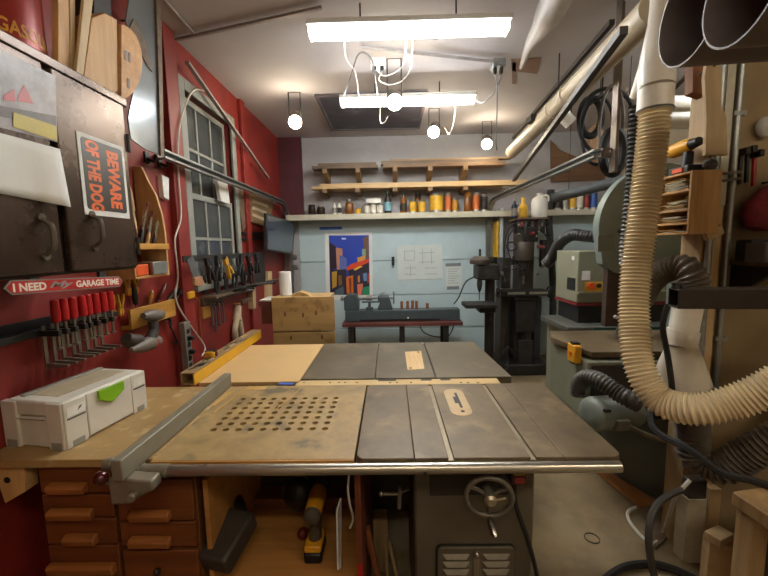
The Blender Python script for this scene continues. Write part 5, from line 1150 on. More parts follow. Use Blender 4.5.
# ---------------------------------------------------------------- partition post with boards
studm = wood('stud_wood', '#b0946a', '#8c7048', 'Z')
pw = struct('wall_partition', B().box(1.63, 2.35, 1.86, 1.90, 0, HC), mat('aged_panel', '#8c7856', .75, var=.2, scale=3), smooth=False)
for x0, x1_, y0, m in ((1.459, 1.515, 1.78, studm), (1.522, 1.57, 1.80, palez), (1.575, 1.625, 1.82, studm)): put('stud', B().box(x0, x1_, y0, 1.90, 0, HC), m, pw, bevel=.003)
one('paint_strip', 'white painted strip on the partition post', 'strip', B().box(1.526, 1.562, 1.785, 1.7995, 1.75, 2.75), mat('strip_white', '#b9b5a0', .5))
cdt = one('conduit_pipe', 'grey electrical conduit running up the partition', 'conduit', B().cyl((1.602, 1.805, .75), (1.602, 1.805, HC), .0145), galv)
put('conduit_clamp', B().box(1.575, 1.63, 1.79, 1.8195, 1.1, 1.12), galv, cdt); put('conduit_clamp', B().box(1.575, 1.63, 1.79, 1.8195, 2.15, 2.17), galv, cdt)
one('conduit_pipe', 'thin grey conduit in the corner of the sandpaper box', 'conduit', B().cyl((1.485, 1.765, .9), (1.485, 1.765, HC), .0145), galv)
# shaped wooden pattern hanging on a nail
pt_ = thing('wooden_pattern', 'curvy pale wooden pattern hanging from a nail', 'pattern', W(715, 155, Y=1.70))
put('pattern_board', quad([(708, 58), (720, 58), (722, 80), (722, 105), (727, 118), (728, 155), (706, 155), (707, 118), (706, 95), (705, 78)], (0, .02, 0), Y=1.70), wood('pattern_wood', '#b9a078', '#9a8058', 'Z'), pt_, bevel=.003)
p = W(714, 66, Y=1.70); put('nail', B().cyl((p.x, 1.69, p.z), (p.x, 1.7795, p.z), .004), darksteel, pt_)
one('brown_block', 'reddish brown wooden block hanging under the big tubes', 'block', quad([(693, 40), (706, 40), (706, 96), (693, 92)], (0, .05, 0), Y=1.80), wood('red_brown_wood', '#8a5428', '#673814', 'Z'), bevel=.003)
# sandpaper box
sX0, sX1, sY0, sY1 = 1.327, 1.4575, 1.69, 1.90; sZ0, sZ1 = W(692, 234, Y=1.69).z, W(692, 170, Y=1.69).z
sbx = thing('sandpaper_box', 'open plywood pigeonhole box holding sandpaper sheets', 'box', ((sX0 + sX1) / 2, 1.8, sZ0))
put('end_board', B().box(sX0, sX1, sY0, sY0 + .013, sZ0, sZ1), pinez, sbx, bevel=.002); put('end_board', B().box(sX0, sX1, sY1 - .013, sY1, sZ0, sZ1), pinez, sbx, bevel=.002)
put('back_board', B().box(sX1 - .006, sX1, sY0 + .013, sY1 - .013, sZ0, sZ1), pinez, sbx)
zsh = [sZ0, sZ0 + .045, sZ0 + .105, sZ0 + .19, sZ1 - .01]
for z in zsh: put('shelf_board', B().box(sX0, sX1 - .006, sY0 + .013, sY1 - .013, z, z + .009), pine, sbx, bevel=.001)
rnd = random.Random(9); sp = [mat('sandpaper_tan', '#a8742f', .8), mat('sandpaper_pale', '#c0a878', .8), mat('sandpaper_grey', '#8d8778', .8), mat('sandpaper_white', '#b9b3a2', .8)]
for s in range(4):
    z = zsh[s] + .0098
    for k in range((2, 4, 6, 7)[s]):
        w_ = rnd.uniform(.10, .15); y = rnd.uniform(sY0 + .018 + w_ / 2, sY1 - .018 - w_ / 2)
        b = B(); th__ = rnd.uniform(.003, .006); n = 6; amp = rnd.uniform(0, .002); zz_ = z + amp
        vs = [];
        for i in range(n + 1):
            yy = y - w_ / 2 + w_ * i / n; h_ = zz_ + amp * math.sin(i * 1.1)
            vs += [V(sX0 + .004 + rnd.uniform(-.001, .001), yy, h_), V(sX1 - .012, yy, h_), V(sX1 - .012, yy, h_ + th__ * .7), V(sX0 + .004, yy, h_ + th__ * .7)]
        fs = [q for i in range(n) for q in [tuple(i * 4 + j for j in (0, 1)) + tuple((i + 1) * 4 + j for j in (1, 0)), (i * 4 + 3, (i + 1) * 4 + 3, (i + 1) * 4 + 2, i * 4 + 2), (i * 4, (i + 1) * 4, (i + 1) * 4 + 3, i * 4 + 3), (i * 4 + 1, i * 4 + 2, (i + 1) * 4 + 2, (i + 1) * 4 + 1)]] + [(0, 3, 2, 1), (n * 4, n * 4 + 1, n * 4 + 2, n * 4 + 3)]
        b.add(vs, fs); one('sandpaper_sheet', 'worn sandpaper sheet in ' + ('the lowest slot', 'the slot above the lowest', 'the wide middle slot', 'the top slot')[s] + ' of the pigeonhole box', 'sandpaper', b, sp[rnd.randrange(4)], 'sandpaper in slot %s' % ('one', 'two', 'three', 'four')[s])
        z += th__ + amp * 2 + .001
# things on top of the box
dr_ = thing('cordless_driver', 'yellow and black cordless driver on the sandpaper box', 'driver', (1.39, 1.79, sZ1))
zb_ = sZ1 + .0005
put('battery', B().box(1.345, 1.425, 1.74, 1.86, zb_, zb_ + .035), black, dr_, bevel=.006)
put('battery_latch', B().box(1.34, 1.345, 1.77, 1.83, zb_ + .008, zb_ + .026), orangep, dr_)
put('grip', B().tube([(1.385, 1.80, zb_ + .03), (1.39, 1.80, zb_ + .10)], [.024, .02], 12), black, dr_)
put('motor_body', B().lathe([(.022, 0), (.032, .02), (.034, .10), (.026, .13)], (1.39, 1.915, zb_ + .125), (0, -1, .05), 18), yellowp, dr_)
put('chuck', B().lathe([(.024, 0), (.02, .04), (.012, .045)], (1.39, 1.785, zb_ + .132), (0, -1, .05), 16), black, dr_)
one('grey_duster', 'grey rounded sanding block beside the cordless driver', 'sanding block', B().ball((1.42, 1.714, zb_ + .0255), .025, (1.3, .8, 1)), mat('duster_grey', '#57544f', .8))
# stuff on the shelf at far right
shx = thing('wall_shelf', 'dark wooden shelf on the partition with red bag', 'shelf', (1.75, 1.7, 1.55)); q = W(745, 262, Y=1.7)
put('shelf_board', B().box(1.64, 2.2, 1.60, 1.8595, q.z - .02, q.z), oldwood, shx); put('bracket', B().prism([(1.68, 1.62, q.z - .02), (1.68, 1.8595, q.z - .02), (1.68, 1.8595, q.z - .2)], (.02, 0, 0)), darksteel, shx)
sz2 = q.z + .0005
tg = W(757, 212, Y=1.80)
bag = B().lathe([(.06, 0), (.10, .02), (.125, .08), (.11, .14), (.07, .19), (.03, .22), (.02, .25)], (tg.x + .05, 1.785, tg.z - .09), n=18); bag.xf(Matrix(((1.1, 0, .1), (0, .55, 0), (0, 0, 1))), (0, 0, 0), (tg.x + .05, 1.785, tg.z - .09))
tb2 = thing('tool_bag', 'crumpled dark red cloth bag hanging on the partition', 'bag', (tg.x + .05, 1.785, tg.z - .09)); put('cloth', bag, mat('bag_red', '#7d2630', .8, var=.35, scale=20, bump=.5), tb2)
put('nail', B().cyl((tg.x + .07, 1.80, tg.z + .14), (tg.x + .07, 1.8598, tg.z + .14), .005), darksteel, tb2)
p = W(743, 258, Y=1.615); q2 = W(757, 240, Y=1.615)
one('meter_box', 'grey plastic box at the end of the partition shelf', 'box', B().box(max(p.x, 1.642), q2.x + .03, 1.605, 1.70, sz2, sz2 + .085), mat('meter_grey', '#5c5a55', .5), bevel=.008)
one('yellow_block', 'small yellow wooden block on the partition shelf', 'block', B().box(q2.x + .045, q2.x + .11, 1.602, 1.65, sz2, sz2 + .05), hw_, bevel=.003)
one('black_case', 'black plastic case behind the grey box on the partition shelf', 'case', B().box(q2.x + .04, q2.x + .3, 1.68, 1.76, sz2, sz2 + .10), black, bevel=.008)
hang = (('dark hammer hanging on the partition above the red bag', 747, 150, darksteel), ('black snips hanging beside the dark hammer on the partition', 754, 148, black), ('red-handled cutter hanging at the end of the partition tools', 761, 152, redp))
for lab, u, v, m in hang:
    p = W(u, v, Y=1.80); t = thing('hand_tool', lab, 'hand tool', (p.x, 1.83, p.z - .1), 'tools hanging on the partition')
    put('handle', B().tube([(p.x, 1.83, p.z - .02), (p.x + .006, 1.83, p.z - .15)], .009, 8), m, t); put('tool_head', B().box(p.x - .011, p.x + .011, 1.79, 1.845, p.z - .02, p.z + .012), darksteel, t, bevel=.004)
    put('nail', B().cyl((p.x, 1.83, p.z - .004), (p.x, 1.8598, p.z - .004), .004, n=8), darksteel, t)
tg = W(762, 142, Y=1.82); one('plastic_bag', 'small clear plastic bag pinned above the hanging tools', 'bag', B().ball((tg.x + .02, 1.834, tg.z + .07), .04, (1, .6, 1.2)), mat('clear_bag', '#b9b6ad', .25, bump=.4))
ab = W(714, 234, Y=1.70); one('wedge_block', 'pale wooden wedge nailed across the partition studs', 'block', B().bar(W(709, 236, Y=1.735), W(725, 229, Y=1.735), .03, .045).xf(None, (0, .022, 0)), palez, bevel=.002)
for dz in (0, .03): cord('grey strap wound around the partition posts', [(1.455, 1.776, 1.87 + dz), (1.51, 1.744, 1.855 + dz), (1.58, 1.77, 1.865 + dz), (1.635, 1.80, 1.87 + dz)], .007, mat('strap_grey', '#5a5348', .7), 'strap', grp='straps around the partition posts')
# ---------------------------------------------------------------- black square tube arm
sq = B(); h_ = .033; a = W(673, 298, Y=1.28); e = V(.6, -.12, .01); ax = e.normalized(); sx_, sy_, _ = frame(ax); t_ = .005
o_ = [(-h_, -h_), (h_, -h_), (h_, h_), (-h_, h_)]; i_ = [(x * (1 - t_ / h_), y * (1 - t_ / h_)) for x, y in o_]
vs = [a + sx_ * x + sy_ * y + e * k for k in (0, 1) for x, y in o_ + i_]
fs = []
for k in range(4):
    n_ = (k + 1) % 4; fs += [(k, n_, 8 + n_, 8 + k), (4 + k, 12 + k, 12 + n_, 4 + n_), (k, 4 + k, 4 + n_, n_), (8 + k, 8 + n_, 12 + n_, 12 + k)]
sq.add(vs, fs)
sqt = thing('square_steel_beam', 'black square steel tube reaching out over the duct', 'steel tube', a)
put('tube_body', sq, mat('arm_black', '#2f2824', .4, .5), sqt, bevel=.002)
put('end_bolt', B().cyl(a + V(.005, 0, h_), a + V(.005, 0, h_ + .02), .012).cyl(a + V(.03, 0, h_), a + V(.03, 0, h_ + .012), .01), darksteel, sqt)
# ---------------------------------------------------------------- ribbed hoses and white ducts
beige = mat('hose_beige', '#d9c9a6', .4, var=.06); duct = mat('duct_white', '#d8d1c2', .38, var=.05, spots='#b8a685', spot_amt=.3, spot_scale=8)
hose('long beige ribbed dust hose hanging and curving to the right', [W(655, 104, Y=1.62) + V(0, 0, -.032), W(651, 150, Y=1.62), W(643, 215, Y=1.6), W(636, 270, Y=1.58), W(634, 320, Y=1.54), W(640, 368, Y=1.47), W(660, 400, Y=1.40), W(695, 409, Y=1.31), W(733, 402, Y=1.26), W(770, 387, Y=1.21), W(810, 364, Y=1.16), W(850, 338, Y=1.14), V(1.62, 1.22, 1.36), V(1.85, 1.42, 1.36), V(2.0, 1.66, 1.30), V(2.03, 1.853, 1.28)], .054, .0055, .0155, beige, n=24)
yk = thing('duct_wye', 'white plastic wye fitting at the top of the hoses', 'duct', W(655, 100, Y=1.62))
c_ = W(655, 104, Y=1.62)
put('outlet_collar', B().cyl(c_ + V(0, 0, -.03), c_ + V(0, 0, .06), .064), duct, yk)
put('main_cone', B().tube(spline([c_ + V(0, 0, .06), W(657, 62, Y=1.64), W(660, 22, Y=1.70), W(663, -40, Y=1.74)], 4), [.066, .066, .066, .065, .063, .06, .055, .05, .044, .04, .04, .04, .04], 24), duct, yk)
put('branch', B().tube([W(657, 40, Y=1.66), W(647, 75, Y=1.72), W(640, 97, Y=1.77)], [.04, .042, .042], 20), duct, yk)
put('band_clamp', B().ring(c_ + V(0, 0, -.025), (0, 0, 1), .0645, .004, 28, 6), steel, yk)
put('ceiling_pipe', B().tube([W(663, -40, Y=1.74), V(W(663, -40, Y=1.74).x, 1.74, HC)], .04, 20), duct, yk)
hose('slim black ribbed hose hanging behind the beige one', [W(638.4, 105.5, Y=1.785), W(637, 140, Y=1.80), W(634, 190, Y=1.82), W(629, 240, Y=1.84), W(628, 265, Y=1.85)], .036, .005, .02, dkh)
hose('brown-black ribbed elbow hose arching into the white duct', [W(640, 300, Y=1.86), W(650, 282, Y=1.78), W(664, 271, Y=1.72), W(680, 267, Y=1.66), W(690, 272, Y=1.62), W(695, 284, Y=1.61), W(692, 296, Y=1.62)], .052, .006, .018, bkh, n=20)
wd = thing('duct_fitting', 'white plastic duct reducer with flared branches', 'duct', W(685, 395, Y=1.62))
put('upper_pipe', B().tube([W(689, 300, Y=1.62), W(683, 332, Y=1.62)], [.056, .054], 24), duct, wd)
put('collar', B().tube([W(683.5, 330, Y=1.62), W(680.5, 345, Y=1.62)], .06, 24), duct, wd)
put('flare', B().tube([W(682, 344, Y=1.62), W(684, 365, Y=1.62), W(688, 385, Y=1.62)], [.054, .076, .086], 24), duct, wd)
put('branch', B().tube([W(676, 350, Y=1.63), W(667, 372, Y=1.64), W(664, 388, Y=1.65)], [.042, .045, .045], 20), duct, wd)
hose('black ribbed hose leaving the duct and bending to the right', [W(690, 388.5, Y=1.62), W(692, 402, Y=1.62), W(692, 430, Y=1.63), W(696, 458, Y=1.62), W(720, 468, Y=1.56), W(745, 456, Y=1.5), W(775, 440, Y=1.44), W(820, 420, Y=1.38), V(1.72, 1.46, .86), V(1.9, 1.62, .80), V(1.98, 1.84, .78)], .06, .009, .02, bkh, n=20)
hose('black ribbed hose stub under the duct branch', [W(661, 393, Y=1.66), W(657, 400, Y=1.69), W(656, 406, Y=1.70)], .036, .004, .018, dkh)
cord('black cable dropping past the white duct', [W(668, 304, Y=1.52), W(664, 318, Y=1.52), W(663, 330, Y=1.52), W(668, 358, Y=1.52), W(672, 392, Y=1.52), W(668, 420, Y=1.55)], .011, rubber, 'black_cable')
cord('thick black cable sweeping across the lower hose', [W(650, 405, Y=1.66), W(655, 430, Y=1.55), W(690, 450, Y=1.41), W(720, 472, Y=1.34), W(750, 480, Y=1.29), W(775, 488, Y=1.25)], .014, rubber, 'black_cable')
# big tubes at the top right
tubm = mat('tube_grey_brown', '#665d59', .5, var=.15)
for lab, u, v, yy, r in (('big dark cardboard tube hanging lowest at the ceiling', 687, 14, 1.02, .118), ('big dark cardboard tube lying in front of the lowest one', 739, -10, .79, .098)):
    c_ = W(u, v, Y=yy); d = V(.985, -.10, 0).normalized()
    one('cardboard_tube', lab, 'tube', B().pipe(c_, c_ + d * 1.1, r, .004, 36), tubm)
# ---------------------------------------------------------------- floor clutter
pr2 = thing('post_footing', 'whitewashed footing board at the foot of the partition', 'footing', (1.5, 1.76, 0))
put('white_face', B().box(1.43, 1.52, 1.70, 1.775, 0, .34), mat('whitewash', '#b5a98e', .8, var=.15, bump=.2), pr2, bevel=.004)
put('side_board', B().box(1.521, 1.575, 1.69, 1.775, 0, .40), studm, pr2, bevel=.003)
wt = thing('side_table', 'worn wooden table corner with a thick leg', 'table', (1.4, 1.1, 0))
tA = W(740, 497, Y=1.22)
put('table_top', B().prism([(tA.x, 1.25, tA.z - .05), (tA.x + .02, .95, tA.z - .05), (2.0, .9, tA.z - .05), (2.0, 1.4, tA.z - .05)], (0, 0, .05)), studm, wt, bevel=.005)
put('leg', B().box(tA.x + .02, tA.x + .08, 1.19, 1.25, 0, tA.z - .05), studm, wt, bevel=.004); put('leg', B().box(1.9, 1.96, 1.25, 1.31, 0, tA.z - .05), studm, wt, bevel=.004)
put('panel', B().box(tA.x + .09, 1.95, 1.22, 1.24, .2, tA.z - .05), mat('dark_panel_brown', '#2e2119', .7), wt)
for lab, u, v, rz_ in (('pale wood offcut lying on the upright offcut block', 718, 523, .4), ('pale upright offcut block carrying the smaller offcut', 722, 540, -.3)):
    p = W(720, v, Y=1.5); h1 = W(720, 540, Y=1.5).z; one('wood_offcut', lab, 'offcut', B().obox((p.x, 1.5, h1 + .0185) if v < 530 else (p.x, 1.5, h1 / 2 + .0003), (.10, .06, .035 if v < 530 else h1), rot(rz=rz_)), palewood, bevel=.003)
one('floor_plank', 'orange-brown plank lying on the floor along the machine', 'plank', B().prism([W(592, 470, Z=.0005), W(603, 469, Z=.0005), W(660, 507, Z=.0005), W(640, 509, Z=.0005)], (0, 0, .018)), wood('orange_plank', '#a06a35', '#7d4c20', 'Y'), bevel=.002)
one('floor_board', 'grey brown board scrap on the floor by the footing', 'board', B().prism([W(640, 505, Z=.0005), W(672, 500, Z=.0005), W(676, 530, Z=.0005), W(655, 550, Z=.0005)], (0, 0, .012)), oldwood)
cord('white flat cord looping over the floor', [W(690, 480, Y=1.59), W(681, 490, Y=1.59), W(674, 500, Y=1.62), W(664, 530, Z=.03), W(655, 543, Z=.008), W(645, 540, Z=.008), W(630, 522, Z=.008), W(628, 512, Z=.02), W(636, 507, Z=.03)], .009, whc, 'white_cord')
cord('thick black hose coiling up from the floor', [W(600, 583, Z=.02), W(622, 568, Z=.02), W(650, 564, Z=.02), W(675, 570, Z=.02), W(700, 582, Z=.02)], .018, rubber, 'rubber_hose')
cord('grey rubber hose rising from floor to the footing', [W(655, 580, Y=1.42), W(650, 555, Y=1.43), W(649, 530, Y=1.44), W(655, 508, Y=1.47), W(668, 496, Y=1.52), W(682, 490, Y=1.54)], .014, mat('hose_dull', '#3c3833', .6), 'rubber_hose')
one('outlet_box', 'grey outlet box with plugs near the floor', 'outlet box', B().obox(W(694, 487, Y=1.64), (.08, .05, .09)), mat('outlet_dark', '#3a342c', .6), bevel=.006)
b = B().ring(W(592, 538, Z=.004), (0, 0, 1), .036, .0025, 24, 6); one('wire_ring', 'thin wire ring lying on the concrete floor', 'ring', b, darksteel)
# ================================================================ CEILING
ht = thing('attic_hatch', 'dark attic hatch panel in the ceiling', 'hatch', (-.15, 4.1, HC)); hq = [W(u, v, Z=HC) for u, v in ((317, 95), (420, 93), (421, 126), (335, 129))]
hx0, hx1, hy0, hy1 = (hq[0].x + hq[3].x) / 2, (hq[1].x + hq[2].x) / 2, hq[0].y, hq[2].y
put('panel', B().box(hx0, hx1, hy0, hy1, HC - .018, HC - .0005), mat('hatch_dark', '#3e3a40', .5, var=.5, scale=5, spots='#6c6870', spot_amt=.7, spot_scale=4), ht)
for q in ((hx0 - .03, hx0, hy0, hy1), (hx1, hx1 + .03, hy0, hy1), (hx0 - .03, hx1 + .03, hy0 - .03, hy0), (hx0 - .03, hx1 + .03, hy1, hy1 + .03)): put('frame_strip', B().box(*q, HC - .025, HC - .0005), mat('hatch_frame', '#5a5356', .6), ht)
grc = mat('grey_cord', '#6f6c6c', .5)
a, b_ = W(362, 47, Z=HC - .02), W(498, 62, Z=HC - .02)
cd = one('ceiling_conduit', 'thin grey conduit crossing the ceiling to an outlet box', 'conduit', B().cyl(a, b_, .012), mat('conduit_paint', '#8d8684', .5))
ob = thing('ceiling_outlet', 'white ceiling outlet box with plugs and cords', 'outlet', W(378, 60, Z=HC)); p = W(378, 60, Z=HC)
put('box', B().box(p.x - .06, p.x + .06, p.y - .05, p.y + .05, HC - .05, HC - .0005), whitep, ob, bevel=.004)
for k in (-1, 1): put('plug', B().box(p.x + k * .03 - .015, p.x + k * .03 + .015, p.y - .02, p.y + .02, HC - .085, HC - .05), black, ob, bevel=.004)
ob2 = thing('ceiling_outlet', 'grey ceiling outlet box beside the brown ceiling patch', 'outlet', W(498, 62, Z=HC)); p2 = W(498, 61, Z=HC)
put('box', B().box(p2.x - .05, p2.x + .05, p2.y - .05, p2.y + .05, HC - .055, HC - .0005), galv, ob2, bevel=.004)
for k in (-1, 1): put('plug', B().box(p2.x + k * .025 - .012, p2.x + k * .025 + .012, p2.y - .02, p2.y + .02, HC - .10, HC - .055), black, ob2, bevel=.004)
def C(u, v, Y): return W(u, v, Y=Y)
cord('white cord dropping from the nearer shop light', [V(C(344, 44, 2.45).x, SL[0][1] + .079, 2.92), C(346, 58, 2.55), C(354, 70, 2.7), C(357, 82, 3.0), C(358, 92, 3.25), V(C(358, 98, 3.4).x, SL[1][1] - .079, 2.92)], .0035, whc, 'lamp_cord')
cord('grey cord arching between the shop lights', [V(C(343, 96, 3.4).x, SL[1][1] - .081, 2.92), C(352, 72, 3.0), C(358, 55, 2.85), C(365, 53, 2.82), C(372, 60, 2.8), C(375, 78, 2.9), C(377, 90, 3.2), V(C(377, 96, 3.35).x, SL[1][1] - .081, 2.92)], .006, grc, 'lamp_cord')
cord('white cord looping in front of a flood lamp', [V(C(407, 48, 2.45).x, SL[0][1] + .079, 2.92), C(404, 62, 2.5), C(396, 72, 2.55), C(384, 76, 2.6), C(377, 70, 2.7), V(p.x - .03, p.y, HC - .09)], .0035, whc, 'lamp_cord')
cord('white cord hanging lower beside the first loop', [V(C(413, 48, 2.45).x, SL[0][1] + .079, 2.92), C(411, 66, 2.5), C(403, 80, 2.55), C(390, 85, 2.6), C(379, 80, 2.65), V(p.x + .03, p.y, HC - .09)], .0035, whc, 'lamp_cord')
cord('white cord curling below the middle flood lamp', [FL[1] + V(0, .006, .004), C(382, 100, FL[1].y + .02), C(380, 115, FL[1].y), C(381, 123, FL[1].y - .1), C(385, 122, FL[1].y - .15), C(388, 116, FL[1].y - .16)], .004, whc, 'lamp_cord')
cord('thin white cord curving beside the hatch flood lamp', [V(C(455, 106, 3.5).x, SL[1][1] + .082, 2.92), C(455, 112, 3.6), C(450, 134, 3.7), FL[2] + V(.09, .03, -.01), FL[2] + V(.03, .03, .01), FL[2] + V(.008, .012, .006)], .004, whc, 'lamp_cord')
cord('black cord from the grey outlet to the far shop light', [V(p2.x + .025, p2.y, HC - .105), C(500, 80, 3.0), C(492, 95, 3.2), C(482, 103, 3.35), V(SL[1][0] + .613, SL[1][1], SL[1][2] + .03)], .005, grc, 'lamp_cord')
cord('grey cord hanging from the grey outlet to a flood lamp', [V(p2.x - .025, p2.y, HC - .105), C(497, 85, 3.0), C(497, 112, 3.1), C(496, 140, 3.2), C(497, 150, 3.4)], .005, grc, 'lamp_cord')
q = [W(u, v, Z=HC - .006) for u, v in ((511, 60), (541, 58), (537, 74), (512, 71))]
one('ceiling_patch', 'brownish patch panel screwed to the ceiling', 'panel', B().prism(q, (0, 0, .0055)), mat('patch_brown', '#8a6a58', .7), smooth=False)
one('patch_strip', 'narrow brown strip beside the ceiling patch', 'strip', B().prism([W(u, v, Z=HC - .006) for u, v in ((512, 62), (516, 62), (516, 84), (512, 84))], (0, 0, .0055)), mat('patch_brown2', '#7a5e50', .7), smooth=False)
one('wrapped_pipe', 'tapering white wrapped pipe under the ceiling', 'pipe', B().tube(spline([W(521, 68, Z=HC - .02), W(530, 45, Z=HC - .05), W(541, 28, Z=HC - .07), W(551, 10, Z=HC - .085), W(572, -35, Z=HC - .09)]), [.012 + .075 * min(1, k / 24) for k in range(33)], 18), mat('wrap_white', '#b3aca6', .5, var=.12, bump=.3))
for lab, pa, w_ in (('grey angle iron strut slanting under the ceiling', [(176, 42), (322, 10)], .022), ('short dark angle iron strut at the ceiling corner', [(160, -2), (193, 35)], .024)):
    a, b_ = W(*pa[0], Z=HC - .03), W(*pa[1], Z=HC - .03); one('angle_iron', lab, 'angle iron', B().bar(a, b_, w_, w_ * .8).xf(None, (0, 0, .014)), mat('strut_grey', '#8f8480', .5, .2), bevel=.002)
one('brace_strap', 'grey strap slanting down the red wall above the window', 'strap', B().bar(W(187, 62, X=XL + .075), W(268, 178, X=XL + .075), .03, .02), mat('strap_steel', '#968a85', .5, .2))
# dust pipe and iron bars running back under the right ceiling
pipe_m = mat('pvc_aged', '#b3a58c', .45, var=.12, scale=4)
dp_ = thing('dust_pipe', 'long off-white dust pipe running to the back wall', 'pipe', (1.33, 3.2, 2.5))
a, b_ = W(512, 152, Y=4.6), W(655, 8, Y=1.86)
put('pipe_run', B().cyl(a, b_, .072, n=28), pipe_m, dp_)
for t in (.5, .62): c_ = a.lerp(b_, t); put('coupling', B().cyl(c_, c_.lerp(b_, .06), .08, n=28), pipe_m, dp_)
c_ = a.lerp(b_, .55); put('branch', B().tube([c_, c_ + V(.09, .05, -.08), c_ + V(.13, .05, -.12)], .05, 18), duct, dp_)
put('strap_hanger', B().tube([c_ + V(0, 0, .07), V(c_.x, c_.y, HC)], .006), darksteel, dp_)
put('gate', B().obox(a.lerp(b_, .4) + V(-.09, 0, .03), (.05, .12, .05)), darksteel, dp_)
irn = mat('iron_bar', '#4b4642', .5, .5)
one('iron_bar', 'dark iron bar slanting in front of the dust pipe', 'bar', B().bar(W(514, 180, Y=4.5), W(624, 30, Y=1.78), .035, .035), irn)
one('iron_bar', 'dark iron bar running above the dust pipe', 'bar', B().bar(W(513, 138, Y=4.8), W(612, 22, Y=2.33), .03, .03), irn)
# hanging belts and coils
ck_ = thing('coil_hook', 'dark hook bracket holding belts below the dust pipe', 'hook', (1.7, 3.2, 2.5)); hk = W(602, 96, Y=3.2)
put('rod', B().tube([(hk.x, 3.2, HC), (hk.x, 3.2, hk.z + .01)], .008), darksteel, ck_); put('cross_bar', B().cyl((hk.x, 3.0, hk.z), (hk.x, 3.42, hk.z), .01), darksteel, ck_)
for k, (lab, u, v, ru, rv, y, th2) in enumerate((('black rubber belt loop hanging widest on the hook', 588, 120, 26, 30, 3.12, .016), ('narrow black belt loop inside the widest one', 596, 122, 15, 31, 3.28, .013), ('brown drive belt loop hanging beside the hose', 607, 132, 11, 36, 3.05, .013), ('thick black coil hanging near the track end', 613, 152, 10, 20, 2.62, .03), ('dark coil of cable hanging near the planer hose', 571, 148, 10, 17, 3.36, .03))):
    c_ = W(u, v, Y=y); kx, kz = ru * y / FPX, rv * y / FPX
    if k in (0, 1, 2, 4): c_ = V(hk.x + (0, .02, .0, -.0, 0)[k], y, hk.z + .0105 + th2 - kz)
    one('drive_belt', lab, 'belt', B().tube([c_ + V(kx * math.cos(t), 0, kz * math.sin(t)) for t in (2 * PI * i / 32 for i in range(33))], th2, 8), rubber if k != 2 else bkh)
one('brown_sheet', 'brown plywood sheet fixed to the wall past the jug', 'sheet', B().prism([W(551, 182, Y=YB), W(551, 140, Y=YB), W(560, 150, Y=YB), W(605, 168, Y=YB), W(605, 180, Y=YB)], (0, .0195, 0)), wood('brown_panel', '#7d5a38', '#5e4126', 'X'))
osh = thing('folded_sheet', 'orange-brown folded sheet hanging behind the belts', 'sheet', W(597, 165, Y=3.5)); put('sheet', B().prism([W(588, 130, Y=3.5), W(600, 120, Y=3.5), W(606, 138, Y=3.5), W(604, 165, Y=3.5), W(590, 160, Y=3.5)], (0, .02, 0)), wood('orange_sheet', '#a8793f', '#8a5f2c', 'Z'), osh); q = W(599, 122, Y=3.51); put('wire', B().tube([q, (q.x, q.y, HC)], .004), darksteel, osh)
gt = thing('slate_pipe', 'long grey tube slung below the belts', 'tube', W(600, 195, Y=3.4)); qa, qb = W(553, 198, Y=3.55), W(640, 176, Y=3.1); put('tube_body', B().cyl(qa, qb, .045), mat('tube_slate', '#5a5f60', .5), gt)
for t in (.2, .85): q = qa.lerp(qb, t); put('sling_wire', B().tube([q, (q.x, q.y, HC)], .003), darksteel, gt)
for k, (v, y, u0) in enumerate(((104, 2.9, 668), (121, 2.7, 664))):
    a, b_ = W(u0, v, Y=y), W(702, v - 3, Y=y); one('side_pipe', ('white pipe crossing behind the driver, upper one', 'white pipe crossing behind the driver, lower one')[k], 'pipe', B().cyl(a, V(XR, a.y, a.z), .055, n=24), duct)
one('dark_rod', 'dark double rod slanting behind the white wye', 'rod', B().bar(W(667, 96, Y=2.2), W(667, 96, Y=2.2) + (W(700, 62, Y=2.2) - W(667, 96, Y=2.2)) * ((HC - W(667, 96, Y=2.2).z) / (W(700, 62, Y=2.2).z - W(667, 96, Y=2.2).z)), .022, .018), irn)
# ================================================================ UNDER THE TABLES
wx0, wx1 = xx(200), -.14
SF = .33
bay = thing('tool_bay', 'open plywood tool bay under the perforated table', 'shelf', ((wx0 + wx1) / 2, 1.5, 0))
bayw = wood('bay_floor_ply', '#b98446', '#96662e', 'X', 8)
put('bay_floor', B().box(wx0, wx1, 1.24, 1.785, SF - .018, SF), bayw, bay)
put('side_panel', B().box(wx0, wx0 + .018, 1.26, 1.785, SF, T - .11), bayw, bay)
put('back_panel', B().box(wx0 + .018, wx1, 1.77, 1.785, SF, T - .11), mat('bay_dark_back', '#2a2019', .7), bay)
put('plinth', B().box(wx0, wx1, 1.28, 1.77, 0, SF - .018), oldwood, bay)
put('rear_ledge', B().box(wx0 + .018, wx1, 1.67, 1.77, SF, SF + .05), wood('ledge_red', '#7d4a2c', '#5e3219', 'X'), bay)
d0, d1_ = W(343, 520, Y=1.22), W(350, 520, Y=1.22)
dv = thing('divider_board', 'red-brown upright divider board beside the saw cabinet', 'board', (d0.x, 1.4, 0)); dX = -.1375
put('board', B().box(dX, dX + .02, 1.22, 1.80, 0, T - .05), wood('divider_red', '#7a3c22', '#5a2a14', 'Z'), dv)
put('red_stain', B().box(dX, dX + .02, 1.2185, 1.22, .35, .45), redp, dv)
one('metal_rule', 'white metal strip leaning against the divider board', 'rule', B().prism([W(336, 510, Y=1.30), W(340, 498, Y=1.34), W(340, 568, Y=1.30), W(337, 570, Y=1.28)], (.006, 0, 0)), whitep)
